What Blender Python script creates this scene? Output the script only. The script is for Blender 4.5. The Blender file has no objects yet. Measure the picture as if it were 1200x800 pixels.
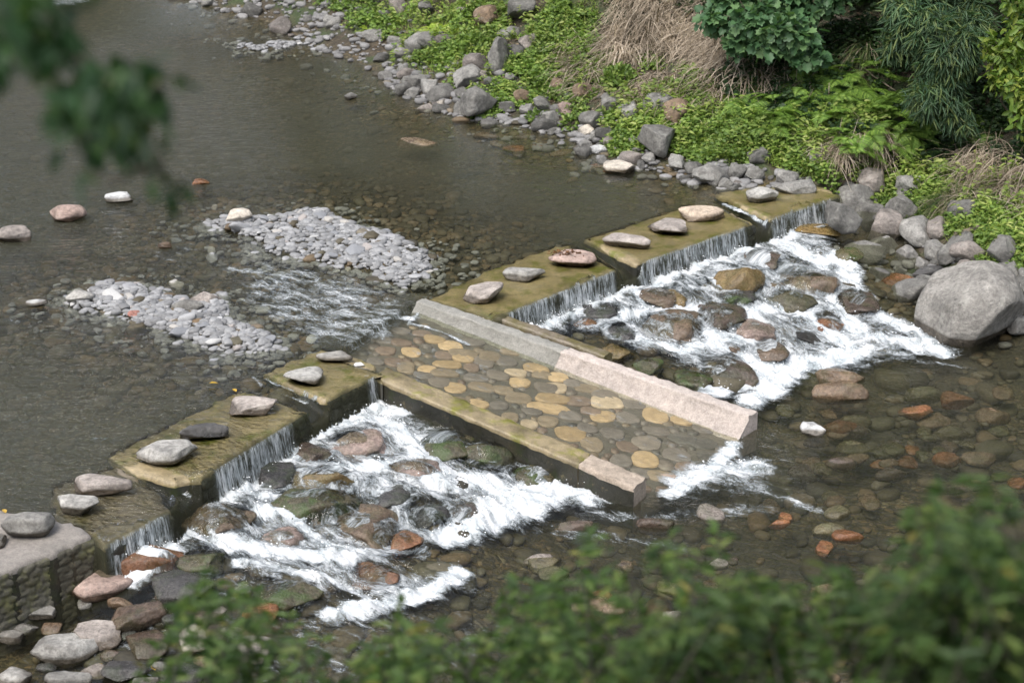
import bpy, math, random
import numpy as np
from mathutils import noise as mnoise, Vector

SC = bpy.context.scene
COL = SC.collection
rng = np.random.default_rng(7)
random.seed(7)

# ------------------------------------------------------------------ camera geometry (used to place things on the ground)
CAMZ, PITCH, FPX = 8.6, math.radians(22.0), 70.0 / 36.0 * 1200.0
SP, CP = math.sin(PITCH), math.cos(PITCH)

def ray(px, py):
    u = (px - 600.0) / FPX; v = (py - 400.0) / FPX
    return np.array([u, CP - v * SP, -SP - v * CP])

def at(px, py, z=0.0):
    d = ray(px, py); t = (z - CAMZ) / d[2]
    return np.array([d[0] * t, d[1] * t, z])

def at_dist(px, py, dist):
    d = ray(px, py); d = d / np.linalg.norm(d)
    return np.array([0, 0, CAMZ]) + d * dist

def ppm(p):                      # photo pixels per metre at a point
    return FPX / (p[1] * CP - (p[2] - CAMZ) * SP)

def hit(px, py, zf):
    d = ray(px, py)
    t = np.concatenate([np.arange(14, 34, 0.03), np.arange(34, 90, 0.12)])
    x, y, z = d[0] * t, d[1] * t, CAMZ + d[2] * t
    below = z < zf(x, y)
    i = int(np.argmax(below)) if below.any() else len(t) - 1
    return np.array([x[i], y[i], z[i]])

# ------------------------------------------------------------------ numeric helpers
def sstep(a, b, x):
    t = np.clip((x - a) / (b - a), 0, 1); return t * t * (3 - 2 * t)

def _h(ix, iy, s):
    n = (ix.astype(np.int64) * 374761393 + iy.astype(np.int64) * 668265263 + s * 1274126177) & 0x7fffffff
    n = ((n ^ (n >> 13)) * 1274126177) & 0x7fffffff
    return ((n ^ (n >> 16)) & 0xffff) / 65535.0

def vn(x, y, s=0):               # value noise 0..1
    x = np.asarray(x, float); y = np.asarray(y, float)
    ix, iy = np.floor(x), np.floor(y); fx, fy = x - ix, y - iy
    fx = fx * fx * fx * (fx * (fx * 6 - 15) + 10); fy = fy * fy * fy * (fy * (fy * 6 - 15) + 10)
    a, b, c, d = _h(ix, iy, s), _h(ix + 1, iy, s), _h(ix, iy + 1, s), _h(ix + 1, iy + 1, s)
    return (a + (b - a) * fx) * (1 - fy) + (c + (d - c) * fx) * fy

def fbm(x, y, s=0, o=4):
    r = 0; a = 0.5; t = 0
    for k in range(o):
        r = r + a * vn(x * 2 ** k, y * 2 ** k, s + k * 17); t += a; a *= 0.5
    return r / t

def seg_d(x, y, a, b):
    dx, dy = b[0] - a[0], b[1] - a[1]; L = dx * dx + dy * dy + 1e-12
    t = np.clip(((x - a[0]) * dx + (y - a[1]) * dy) / L, 0, 1)
    ex, ey = x - (a[0] + t * dx), y - (a[1] + t * dy)
    return ex * ex + ey * ey, (dx * ey - dy * ex)

def line_sd(x, y, P):            # signed distance to an open polyline, positive on its left
    best = np.full(np.shape(x), 1e18); sg = np.ones(np.shape(x)); bc = np.zeros(np.shape(x))
    for a, b in zip(P[:-1], P[1:]):
        d2, c = seg_d(x, y, a, b); cl = np.abs(c) / math.hypot(b[0] - a[0], b[1] - a[1])
        m = (d2 < best - 1e-7) | ((d2 < best + 1e-7) & (cl > bc))      # at a shared corner the more face-on segment decides the side
        best = np.where(m, d2, best); sg = np.where(m, np.sign(c), sg); bc = np.where(m, cl, bc)
    return np.sqrt(best) * sg

def poly_sd(x, y, P):            # signed distance to a closed polygon, positive inside
    x = np.asarray(x, float); y = np.asarray(y, float)
    best = np.full(x.shape, 1e18); ins = np.zeros(x.shape, bool); n = len(P)
    for i in range(n):
        a, b = P[i], P[(i + 1) % n]
        d2, _ = seg_d(x, y, a, b); best = np.minimum(best, d2)
        if a[1] != b[1]:
            c = ((a[1] > y) != (b[1] > y)) & (x < (b[0] - a[0]) * (y - a[1]) / (b[1] - a[1]) + a[0])
            ins ^= c
    return np.sqrt(best) * np.where(ins, 1, -1)

def world_poly(pts, z=0.0):
    return [tuple(at(p[0], p[1], z)[:2]) for p in pts]

# ------------------------------------------------------------------ mesh helpers
def mesh_np(name, V, faces, smooth=True):
    """V (n,3); faces: list of int arrays (m,k)"""
    me = bpy.data.meshes.new(name)
    V = np.asarray(V, np.float32)
    faces = [np.asarray(f, np.int32) for f in faces if len(f)]
    me.vertices.add(len(V)); me.vertices.foreach_set('co', V.ravel())
    nl = sum(f.size for f in faces); nf = sum(len(f) for f in faces)
    me.loops.add(nl); me.polygons.add(nf)
    me.loops.foreach_set('vertex_index', np.concatenate([f.ravel() for f in faces]))
    tot = np.concatenate([np.full(len(f), f.shape[1], np.int32) for f in faces])
    st = np.concatenate([[0], np.cumsum(tot)[:-1]]).astype(np.int32)
    me.polygons.foreach_set('loop_start', st)
    me.polygons.foreach_set('loop_total', tot)
    me.polygons.foreach_set('use_smooth', np.full(nf, smooth, bool))
    me.update(calc_edges=True); me.validate()
    return me

def attr(me, name, a, kind='FLOAT'):
    at_ = me.attributes.new(name, kind, 'POINT')
    if kind == 'FLOAT': at_.data.foreach_set('value', np.asarray(a, np.float32).ravel())
    else: at_.data.foreach_set('vector', np.asarray(a, np.float32).ravel())

class MB:                        # collects pieces into ONE mesh
    def __init__(s): s.v = []; s.f = {}; s.n = 0; s.c = []
    def add(s, V, *faces, col=None):
        V = np.asarray(V, float).reshape(-1, 3)
        for f in faces:
            f = np.asarray(f, int)
            if len(f): s.f.setdefault(f.shape[1], []).append(f + s.n)
        s.v.append(V); s.n += len(V)
        if col is not None: s.c.append(np.tile(np.asarray(col, float)[None, :3], (len(V), 1)))
    def mesh(s, name, smooth=True):
        me = mesh_np(name, np.concatenate(s.v), [np.concatenate(v) for v in s.f.values()], smooth)
        if s.c and sum(len(c) for c in s.c) == s.n: attr(me, 'tone', np.concatenate(s.c), 'FLOAT_VECTOR')
        return me

def link(name, me, mat=None, parent=None, loc=(0, 0, 0), color=None):
    o = bpy.data.objects.new(name, me); COL.objects.link(o)
    o.location = loc
    if mat is not None and me is not None and not me.materials: me.materials.append(mat)
    if parent is not None: o.parent = parent
    if color is not None: o.color = (*color[:3], 1)
    return o

def tag(o, label, cat, group=None, kind=None):
    if label: o['label'] = label
    if cat: o['category'] = cat
    if group: o['group'] = group
    if kind: o['kind'] = kind
    return o

def empty(name, loc=(0, 0, 0)):
    o = bpy.data.objects.new(name, None); COL.objects.link(o); o.location = loc; o.empty_display_size = 0.1
    return o

def tube(mb, pts, radii, n=7, cap=True):
    pts = [np.asarray(p, float) for p in pts]; rings = []
    m = len(pts)
    for i, p in enumerate(pts):
        d = pts[min(i + 1, m - 1)] - pts[max(i - 1, 0)]; d /= (np.linalg.norm(d) + 1e-9)
        a = np.cross(d, [0, 0, 1.0]);
        if np.linalg.norm(a) < 1e-3: a = np.cross(d, [1.0, 0, 0])
        a /= np.linalg.norm(a); b = np.cross(d, a)
        th = np.linspace(0, 2 * math.pi, n, endpoint=False)
        rings.append(p + radii[i] * (np.cos(th)[:, None] * a + np.sin(th)[:, None] * b))
    V = np.concatenate(rings); F = []
    for i in range(m - 1):
        for k in range(n):
            k2 = (k + 1) % n
            F.append((i * n + k, i * n + k2, (i + 1) * n + k2, (i + 1) * n + k))
    T = []
    if cap:
        V = np.concatenate([V, [pts[-1]]]); c = len(V) - 1
        T = [((m - 1) * n + k, (m - 1) * n + (k + 1) % n, c) for k in range(n)]
    mb.add(V, F, T)

def unit(a): return a / (np.linalg.norm(a, axis=-1, keepdims=True) + 1e-9)

def leaves(mb, P, D, N, L, W, fold=0.25, curl=0.12):
    """many pointed leaves: base P, direction D, face normal N, length L, width W"""
    D = unit(D); S = unit(np.cross(D, N)); N = unit(np.cross(S, D)); n = len(P)
    L = np.broadcast_to(L, n)[:, None]; W = np.broadcast_to(W, n)[:, None]
    up = N * W * fold
    V = np.stack([P,
                  P + D * L * .30 - S * W * .5 + up, P + D * L * .68 - S * W * .36 + up * .7 - N * L * curl * .4,
                  P + D * L - N * L * curl,
                  P + D * L * .68 + S * W * .36 + up * .7 - N * L * curl * .4, P + D * L * .30 + S * W * .5 + up], 1).reshape(-1, 3)
    b = (np.arange(n) * 6)[:, None]
    mb.add(V, b + np.array([0, 3, 2, 1]), b + np.array([0, 5, 4, 3]))

def round_leaves(mb, P, D, N, L, W):
    """broad lobed leaves"""
    D = unit(D); S = unit(np.cross(D, N)); N = unit(np.cross(S, D)); n = len(P)
    L = np.broadcast_to(L, n)[:, None]; W = np.broadcast_to(W, n)[:, None]
    prof = [(0.05, 0), (-.10, .28), (.22, .52), (.42, .36), (.72, .42), (.78, .18), (1.0, 0)]
    V = [P + D * L * .1]
    for a, w in prof: V.append(P + D * L * a - S * W * w + N * W * (w * .3) - N * L * .15 * a * a)
    for a, w in prof[-2:0:-1]: V.append(P + D * L * a + S * W * w + N * W * (w * .3) - N * L * .15 * a * a)
    k = len(V); V = np.stack(V, 1).reshape(-1, 3); b = (np.arange(n) * k)[:, None]
    h = len(prof)
    mb.add(V, b + np.array(list(range(1, h + 1))), b + np.array([1] + list(range(h, k))))

def blades(mb, P, D, L, W, droop, lv=5):
    """arching grass blades"""
    n = len(P); D = unit(D); L = np.broadcast_to(L, n)[:, None]; W = np.broadcast_to(W, n)[:, None]
    dr = np.broadcast_to(droop, n)[:, None]
    S = unit(np.cross(D, np.array([0, 0, 1.0])) + 1e-4); V = []
    for i in range(lv):
        t = i / (lv - 1)
        c = P + D * L * t + np.array([0, 0, -1.0]) * (dr * L * t * t)
        w = W * (1 - t) ** .6 * .5 + .0005
        V += [c - S * w, c + S * w]
    V = np.stack(V, 1).reshape(-1, 3); b = (np.arange(n) * 2 * lv)[:, None]
    F = np.concatenate([b + np.array([2 * i, 2 * i + 1, 2 * i + 3, 2 * i + 2]) for i in range(lv - 1)])
    mb.add(V, F)

def rand_dirs(n, zlo=-1.0, zhi=1.0):
    z = rng.uniform(zlo, zhi, n); a = rng.uniform(0, 2 * math.pi, n); r = np.sqrt(1 - z * z)
    return np.stack([r * np.cos(a), r * np.sin(a), z], 1)

# ------------------------------------------------------------------ icosphere source
_ico = {}
def ico(sub):
    if sub not in _ico:
        import bmesh
        bm = bmesh.new(); bmesh.ops.create_icosphere(bm, subdivisions=sub, radius=1.0)
        V = np.array([v.co[:] for v in bm.verts]); Fc = np.array([[v.index for v in f.verts] for f in bm.faces]); bm.free()
        _ico[sub] = (V, Fc)
    return _ico[sub]

def rock_verts(seed, dims, sub=4, cuts=9, rough=0.07, flat=0.0, box=0.0, nf=1.6):
    """an irregular stone: a sphere chopped by random planes, then roughened; dims = full size"""
    r = np.random.default_rng(seed)
    V, Fc = ico(sub); V = V.copy()
    if box > 0:
        m = np.max(np.abs(V), 1, keepdims=True); V = V * (1 - box) + V / m * 0.85 * box
    for k in range(cuts):
        n = r.normal(size=3); n /= np.linalg.norm(n); d = r.uniform(.52, .86)
        o = V @ n - d; V -= np.where(o > 0, o * .92, 0)[:, None] * n
    if flat > 0:
        n = np.array([r.normal() * .08, r.normal() * .08, 1.0]); n /= np.linalg.norm(n); d = .8 - .45 * flat
        o = V @ n - d; V -= np.where(o > 0, o * .9, 0)[:, None] * n
    off = r.uniform(-50, 50, 3)
    P = V * nf + off
    h = np.array([mnoise.fractal(Vector(p), 1.0, 2.1, 4 if sub >= 3 else 2) for p in P])
    V = V * (1 + rough * h[:, None])
    lo, hi = V.min(0), V.max(0)
    V = (V - (lo + hi) / 2) / (hi - lo) * np.asarray(dims, float)
    return V, Fc
# ------------------------------------------------------------------ materials
class NT:
    def __init__(s, name):
        s.m = bpy.data.materials.new(name); s.m.use_nodes = True; s.t = s.m.node_tree; s.t.nodes.clear()
        s.out = s.n('ShaderNodeOutputMaterial')
    def n(s, ty, **kw):
        nd = s.t.nodes.new(ty)
        for k, v in kw.items():
            if k.startswith('i_'):
                key = k[2:]; key = int(key) if key.isdigit() else key.replace('_', ' ')
                s.set(nd.inputs[key], v)
            else: setattr(nd, k, v)
        return nd
    def set(s, inp, v):
        if isinstance(v, bpy.types.NodeSocket): s.t.links.new(v, inp)
        else:
            if isinstance(v, (tuple, list)) and len(v) == 3 and inp.type == 'RGBA': v = (*v, 1)
            inp.default_value = v
    def noise(s, vec, scale, detail=4, rough=.55, dist=0.0):
        return s.n('ShaderNodeTexNoise', i_Vector=vec, i_Scale=scale, i_Detail=detail, i_Roughness=rough, i_Distortion=dist).outputs['Fac']
    def ramp(s, fac, stops, interp='LINEAR'):
        r = s.n('ShaderNodeValToRGB', i_Fac=fac); cr = r.color_ramp; cr.interpolation = interp
        while len(cr.elements) > len(stops): cr.elements.remove(cr.elements[-1])
        while len(cr.elements) < len(stops): cr.elements.new(.5)
        for e, (p, c) in zip(cr.elements, stops):
            e.position = p; e.color = (*c, 1) if isinstance(c, (tuple, list)) else (c, c, c, 1)
        return r.outputs['Color']
    def mix(s, fac, a, b, mode='MIX'):
        m = s.n('ShaderNodeMix', data_type='RGBA', blend_type=mode); s.set(m.inputs[0], fac); s.set(m.inputs[6], a); s.set(m.inputs[7], b)
        return m.outputs[2]
    def math(s, op, a, b=0.0, clamp=False):
        m = s.n('ShaderNodeMath', operation=op, use_clamp=clamp); s.set(m.inputs[0], a); s.set(m.inputs[1], b); return m.outputs[0]
    def mapr(s, v, a, b, c=0.0, d=1.0):
        m = s.n('ShaderNodeMapRange', clamp=True); 
        for i, q in enumerate((v, a, b, c, d)): s.set(m.inputs[i], q)
        return m.outputs[0]
    def attr(s, name, out='Fac'): return s.n('ShaderNodeAttribute', attribute_name=name).outputs[out]
    def pos(s): return s.n('ShaderNodeNewGeometry').outputs['Position']
    def obj(s): return s.n('ShaderNodeTexCoord').outputs['Object']
    def vmul(s, v, xyz): return s.n('ShaderNodeVectorMath', operation='MULTIPLY', i_0=v, i_1=xyz).outputs[0]
    def vadd(s, v, w): return s.n('ShaderNodeVectorMath', operation='ADD', i_0=v, i_1=w).outputs[0]
    def bump(s, h, strength=.5, dist=.02, normal=None):
        b = s.n('ShaderNodeBump', i_Height=h, i_Strength=strength, i_Distance=dist)
        if normal is not None: s.set(b.inputs['Normal'], normal)
        return b.outputs['Normal']
    def pbr(s, **kw):
        p = s.n('ShaderNodeBsdfPrincipled')
        for k, v in kw.items(): s.set(p.inputs[k.replace('_', ' ')], v)
        return p.outputs[0]
    def done(s, sh):
        s.t.links.new(sh, s.out.inputs['Surface']); return s.m

M = {}
def rock_mat(name, wet=False, waterline=None, lichen=0.3, algae=0.0, big=False, drybase=None):
    t = NT(name); inf = t.n('ShaderNodeObjectInfo'); col = inf.outputs['Color']; rnd = inf.outputs['Random']
    v = t.vadd(t.obj(), t.n('ShaderNodeCombineXYZ', i_0=t.math('MULTIPLY', rnd, 37.0), i_1=t.math('MULTIPLY', rnd, 91.0), i_2=0.0).outputs[0])
    n1 = t.noise(v, 3.5, 6, .6); n2 = t.noise(v, 22.0, 5, .65); n3 = t.noise(v, 90.0, 3, .6)
    c = t.mix(1.0, col, t.ramp(n1, [(.28, .52), (.5, .98), (.72, 1.38)]), 'MULTIPLY')
    c = t.mix(1.0, c, t.ramp(n2, [(.32, .6), (.5, 1.0), (.70, 1.3)]), 'MULTIPLY')
    c = t.mix(1.0, c, t.ramp(n3, [(.35, .85), (.6, 1.12)]), 'MULTIPLY')
    if lichen:
        lm = t.ramp(t.noise(v, 7.0, 7, .7), [(.56, 0.0), (.64, 1.0)])
        c = t.mix(t.math('MULTIPLY', lm, lichen), c, (.33, .33, .29))
        dm = t.ramp(t.noise(t.vadd(v, (5, 3, 9)), 5.0, 7, .7), [(.55, 0.0), (.66, 1.0)])
        c = t.mix(t.math('MULTIPLY', dm, .45), c, (.07, .062, .052))
    if algae:
        am = t.ramp(t.noise(t.vadd(v, (11, 2, 4)), 5.0, 6, .65), [(.46, 0.0), (.6, 1.0)])
        c = t.mix(t.math('MULTIPLY', am, algae), c, (.06, .10, .022))
    ro = .82
    rs = ro
    if wet: c = t.mix(1.0, c, (.72, .70, .68), 'MULTIPLY'); rs = t.mapr(n2, .3, .7, .12, .4)
    if waterline is not None:
        z = t.n('ShaderNodeSeparateXYZ', i_0=t.obj()).outputs['Z']
        zz = t.math('ADD', z, t.math('MULTIPLY', t.math('SUBTRACT', n1, .5), .07))
        wl = t.mapr(zz, waterline, waterline + .03, 1.0, 0.0)
        c = t.mix(wl, c, t.mix(1.0, c, (.30, .27, .23), 'MULTIPLY')); rs = t.mapr(wl, 0, 1, .8, .22)
    h = t.math('ADD', t.math('MULTIPLY', n2, .7), t.math('MULTIPLY', n3, .3))
    h = t.math('ADD', h, t.math('MULTIPLY', t.n('ShaderNodeTexVoronoi', feature='DISTANCE_TO_EDGE', i_Vector=t.vadd(v, t.vmul(t.n('ShaderNodeTexNoise', i_Vector=v, i_Scale=4.0).outputs['Color'], (.5, .5, .5))), i_Scale=2.6 if big else 5.0).outputs[0], .35))
    M[name] = t.done(t.pbr(Base_Color=c, Roughness=rs, Normal=t.bump(h, .9, .04 if big else .025)))
rock_mat('dry_rock', lichen=.35)
rock_mat('bank_rock', lichen=.32, big=True)
rock_mat('step_rock', lichen=.2, waterline=.07)
rock_mat('giant_rock', lichen=.3, big=True, waterline=.10)
rock_mat('pool_rock', lichen=.15, waterline=.05)
rock_mat('wet_rock', wet=True, lichen=0, algae=.22)
rock_mat('green_rock', wet=True, lichen=0, algae=.85)

def pebble_mat():
    t = NT('pebble_stone'); col = t.n('ShaderNodeObjectInfo').outputs['Color']
    ri = t.n('ShaderNodeNewGeometry').outputs['Random Per Island']
    v = t.obj(); n = t.noise(t.vadd(v, t.n('ShaderNodeCombineXYZ', i_0=t.math('MULTIPLY', t.n('ShaderNodeObjectInfo').outputs['Random'], 50.0), i_1=0.0, i_2=0.0).outputs[0]), 30, 5, .6)
    c = t.mix(1.0, col, t.ramp(n, [(.3, .75), (.7, 1.2)]), 'MULTIPLY')
    c = t.mix(1.0, c, t.ramp(ri, [(0, .62), (.3, .85), (.7, 1.05), (1, 1.2)]), 'MULTIPLY')
    M['pebble'] = t.done(t.pbr(Base_Color=c, Roughness=.85, Normal=t.bump(n, .4, .008)))
pebble_mat()

def cobble_mat():
    t = NT('bed_cobble'); ri = t.n('ShaderNodeNewGeometry').outputs['Random Per Island']
    n = t.noise(t.pos(), 26, 5, .6)
    c = t.ramp(ri, [(0, (.03, .027, .017)), (.25, (.07, .056, .032)), (.45, (.09, .08, .05)), (.62, (.12, .082, .044)), (.8, (.10, .088, .06)), (.93, (.15, .098, .05)), (1, (.17, .15, .115))])
    c = t.mix(1.0, c, t.ramp(n, [(.3, .6), (.7, 1.25)]), 'MULTIPLY')
    M['cobble'] = t.done(t.pbr(Base_Color=c, Roughness=.7, Normal=t.bump(n, .4, .01)))
cobble_mat()

def ground_mat():
    t = NT('river_ground'); p = t.pos()
    land = t.attr('land')
    warp = t.vadd(p, t.vmul(t.n('ShaderNodeTexNoise', i_Vector=p, i_Scale=3.0, i_Detail=3.0).outputs['Color'], (.34, .34, .34)))
    vo = t.n('ShaderNodeTexVoronoi', i_Vector=warp, i_Scale=15.0)
    ve = t.n('ShaderNodeTexVoronoi', feature='DISTANCE_TO_EDGE', i_Vector=warp, i_Scale=15.0)
    vsm = t.n('ShaderNodeTexVoronoi', i_Vector=warp, i_Scale=34.0)
    rc = t.n('ShaderNodeSeparateXYZ', i_0=vo.outputs['Color']).outputs[0]
    rc2 = t.n('ShaderNodeSeparateXYZ', i_0=vsm.outputs['Color']).outputs[1]
    bed = t.ramp(rc, [(0, (.034, .028, .013)), (.3, (.068, .053, .026)), (.6, (.095, .074, .038)), (.85, (.12, .08, .036)), (1, (.16, .135, .085))])
    bed = t.mix(1.0, bed, t.ramp(rc2, [(0, .55), (.5, .95), (1, 1.5)]), 'MULTIPLY')
    bed = t.mix(t.ramp(t.noise(p, .5, 4), [(.4, 0.0), (.62, .8)]), bed, (.045, .042, .028))
    bed = t.mix(1.0, bed, t.ramp(ve.outputs[0], [(0, .5), (.12, 1.0)]), 'MULTIPLY')
    bed = t.mix(1.0, bed, t.ramp(t.noise(t.vmul(p, (8, 20, 8)), 1.0, 5, .75), [(.34, .25), (.44, 1.0), (.62, 1.0), (.72, 1.6)]), 'MULTIPLY')
    n = t.noise(p, 5, 8, .7); nn = t.noise(p, 30, 4, .7)
    soil = t.ramp(n, [(.25, (.022, .018, .012)), (.5, (.055, .043, .027)), (.68, (.10, .078, .05)), (.8, (.15, .125, .085))])
    soil = t.mix(1.0, soil, t.ramp(nn, [(.3, .5), (.7, 1.4)]), 'MULTIPLY')
    soil = t.mix(t.ramp(t.noise(p, 1.1, 6, .65), [(.47, 0.0), (.6, .75)]), soil, (.03, .06, .014))
    far = t.attr('far')
    soil = t.mix(far, soil, t.ramp(t.noise(p, .8, 8, .7), [(.3, (.012, .022, .007)), (.6, (.03, .05, .015)), (.8, (.05, .075, .022))]))
    c = t.mix(land, bed, soil)
    h = t.math('ADD', t.math('MULTIPLY', vo.outputs['Distance'], -1.2), t.math('MULTIPLY', t.noise(p, 18, 5, .7), .8))
    M['ground'] = t.done(t.pbr(Base_Color=c, Roughness=.9, Normal=t.bump(h, .6, .05)))
ground_mat()

def water_mat():
    t = NT('river_water'); g = t.n('ShaderNodeNewGeometry'); p = g.outputs['Position']
    foam, fall, rip, murk = t.attr('foam'), t.attr('fall'), t.attr('ripple'), t.attr('murk')
    fl = t.attr('flow', 'Vector')
    wv = t.vadd(fl, t.vmul(t.n('ShaderNodeTexNoise', i_Vector=fl, i_Scale=2.2, i_Detail=3.0).outputs['Color'], (.5, .22, .0)))
    fine = t.noise(t.vmul(wv, (13.0, 22.0, 1.0)), 1.0, 7, .76, .5)
    mid = t.noise(t.vmul(wv, (3.0, 6.4, 1.0)), 1.0, 5, .66, .4)
    speck = t.noise(t.vmul(wv, (45.0, 60.0, 30.0)), 1.0, 3, .75)
    # lace: thin bright threads of foam
    rid = t.math('ABSOLUTE', t.math('SUBTRACT', t.noise(t.vmul(wv, (4.0, 11.0, 1.0)), 1.0, 4, .6, .9), .5))
    lace = t.mapr(rid, 0.0, .10, 1.0, 0.0)
    s = t.math('ADD', t.math('MULTIPLY', t.math('SUBTRACT', fine, .5), 1.5), t.math('MULTIPLY', t.math('SUBTRACT', mid, .5), 1.9))
    s = t.math('ADD', s, t.math('MULTIPLY', t.math('SUBTRACT', speck, .5), 1.05))
    s = t.math('ADD', s, t.math('MULTIPLY', t.math('MULTIPLY', lace, foam), .24))
    fm = t.mapr(t.math('ADD', t.math('MULTIPLY', foam, 1.30), s), .46, 1.22)
    fm = t.math('MULTIPLY', fm, t.mapr(foam, .015, .15))
    # falls: vertical strands
    st = t.math('ADD', t.math('MULTIPLY', t.noise(t.vmul(t.attr('strand', 'Vector'), (13.0, 1.0, 2.6)), 1.0, 5, .8), .75), t.math('MULTIPLY', t.noise(t.vmul(t.attr('strand', 'Vector'), (3.0, 1.0, 4.0)), 1.0, 3, .6), .27))
    st2 = t.noise(t.vmul(t.attr('strand', 'Vector'), (60.0, 1.0, 5.0)), 1.0, 3, .7)
    sm = t.mapr(t.math('ADD', t.math('MULTIPLY', st, .65), t.math('MULTIPLY', st2, .45)), .50, .66)
    fm = t.math('ADD', t.math('MULTIPLY', fm, t.math('SUBTRACT', 1.0, t.math('MINIMUM', fall, 1.0))), t.math('MULTIPLY', sm, fall), True)
    # ripples
    w1 = t.noise(t.vmul(fl, (3.2, 6.5, 1.0)), 1.0, 3, .5, .6); w2 = t.noise(t.vmul(fl, (11.0, 20.0, 1.0)), 1.0, 3, .55, .5); w3 = t.noise(t.vmul(p, (3.0, 7.5, 1.0)), 1.0, 4, .6, .8)
    h = t.math('ADD', t.math('ADD', t.math('MULTIPLY', w1, .8), t.math('MULTIPLY', w2, .7)), t.math('MULTIPLY', w3, .9))
    nb = t.n('ShaderNodeBump', i_Height=h, i_Distance=.10); t.set(nb.inputs['Strength'], t.math('MULTIPLY', rip, .62)); nrm = nb.outputs['Normal']
    fr = t.math('MULTIPLY', t.n('ShaderNodeFresnel', i_IOR=1.33, i_Normal=nrm).outputs[0], t.attr('gloss'))
    tr = t.n('ShaderNodeBsdfTransparent', i_Color=(.875, .89, .80)).outputs[0]
    di = t.n('ShaderNodeBsdfDiffuse', i_Color=(.060, .060, .040)).outputs[0]
    body = t.n('ShaderNodeMixShader', i_0=murk, i_1=tr, i_2=di).outputs[0]
    gl = t.n('ShaderNodeBsdfGlossy', i_Color=(1, 1, 1), i_Roughness=.06, i_Normal=nrm).outputs[0]
    wat = t.n('ShaderNodeMixShader', i_0=fr, i_1=body, i_2=gl).outputs[0]
    fh = t.math('ADD', t.math('MULTIPLY', fine, .8), t.math('ADD', t.math('MULTIPLY', mid, .8), t.math('MULTIPLY', speck, .4)))
    fcol = t.mix(t.math('MULTIPLY', fm, t.mapr(mid, .32, .6)), (.37, .42, .44), (.66, .675, .685))
    fo = t.pbr(Base_Color=fcol, Roughness=.6, Normal=t.bump(fh, .6, .06))
    M['water'] = t.done(t.n('ShaderNodeMixShader', i_0=fm, i_1=wat, i_2=fo).outputs[0])
water_mat()

def concrete_mat(name, base, dark, wet=False, algae=None, stain=.5, scale=1.0):
    t = NT(name); p = t.pos()
    n = t.noise(p, 2.2 * scale, 7, .65); f = t.noise(p, 60, 3, .7); k = t.noise(p, 14, 6, .7)
    c = t.mix(t.ramp(n, [(.36, 0.0), (.66, 1.0)]), base, dark)
    c = t.mix(1.0, c, t.ramp(k, [(.3, 1 - .45 * stain), (.7, 1 + .3 * stain)]), 'MULTIPLY')
    c = t.mix(1.0, c, t.ramp(f, [(.3, .78), (.7, 1.2)]), 'MULTIPLY')
    if algae:
        c = t.mix(t.ramp(t.noise(t.vadd(p, (3, 8, 1)), 3.1, 6, .7), [(.50, 0.0), (.64, .9)]), c, algae)
        c = t.mix(t.ramp(t.noise(t.vadd(p, (13, 1, 1)), 1.7, 5, .6), [(.52, 0.0), (.70, .6)]), c, (.035, .028, .012))
        c = t.mix(t.ramp(t.noise(t.vadd(p, (1, 9, 1)), 9.0, 6, .8), [(.6, 0.0), (.68, .45)]), c, (.30, .24, .12))
    ro = t.mapr(k, .3, .7, .25, .55) if wet else .85
    M[name] = t.done(t.pbr(Base_Color=c, Roughness=ro, Normal=t.bump(t.math('ADD', f, t.math('MULTIPLY', k, 1.2)), .5, .012)))
concrete_mat('crest_wet', (.36, .285, .165), (.22, .175, .095), True, (.12, .13, .015), .8)
concrete_mat('crest_brown', (.23, .19, .135), (.15, .125, .09), True, (.10, .085, .025), .8)
concrete_mat('wall_golden', (.32, .255, .15), (.21, .17, .10), True, (.17, .17, .02))
concrete_mat('grey_concrete', (.29, .28, .25), (.22, .215, .19), False, None, .55)
concrete_mat('pink_concrete', (.47, .405, .36), (.37, .325, .29), False, None, .65)
concrete_mat('dry_concrete', (.255, .23, .205), (.185, .17, .15), False, None, .5)
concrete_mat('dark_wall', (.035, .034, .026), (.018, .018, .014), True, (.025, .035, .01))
concrete_mat('masonry_dry', (.165, .155, .12), (.09, .085, .065), False, (.15, .15, .06))
concrete_mat('pink_worn', (.40, .33, .265), (.26, .215, .165), False, None, .8)
concrete_mat('mortar', (.165, .148, .13), (.10, .09, .08), True, None)

def paving_mat():
    t = NT('paving_stone'); p = t.pos(); c = t.attr('tone', 'Vector')
    n = t.noise(t.vmul(p, (9, 9, 9)), 1.0, 6, .65); f = t.noise(t.vmul(p, (18, 50, 18)), 1.0, 4, .7)
    c = t.mix(1.0, c, t.ramp(n, [(.25, .68), (.55, 1.0), (.75, 1.22)]), 'MULTIPLY')
    c = t.mix(1.0, c, t.ramp(f, [(.3, .85), (.7, 1.15)]), 'MULTIPLY')
    M['paving'] = t.done(t.pbr(Base_Color=c, Roughness=.45, Normal=t.bump(f, .35, .012)))
paving_mat()

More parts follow.
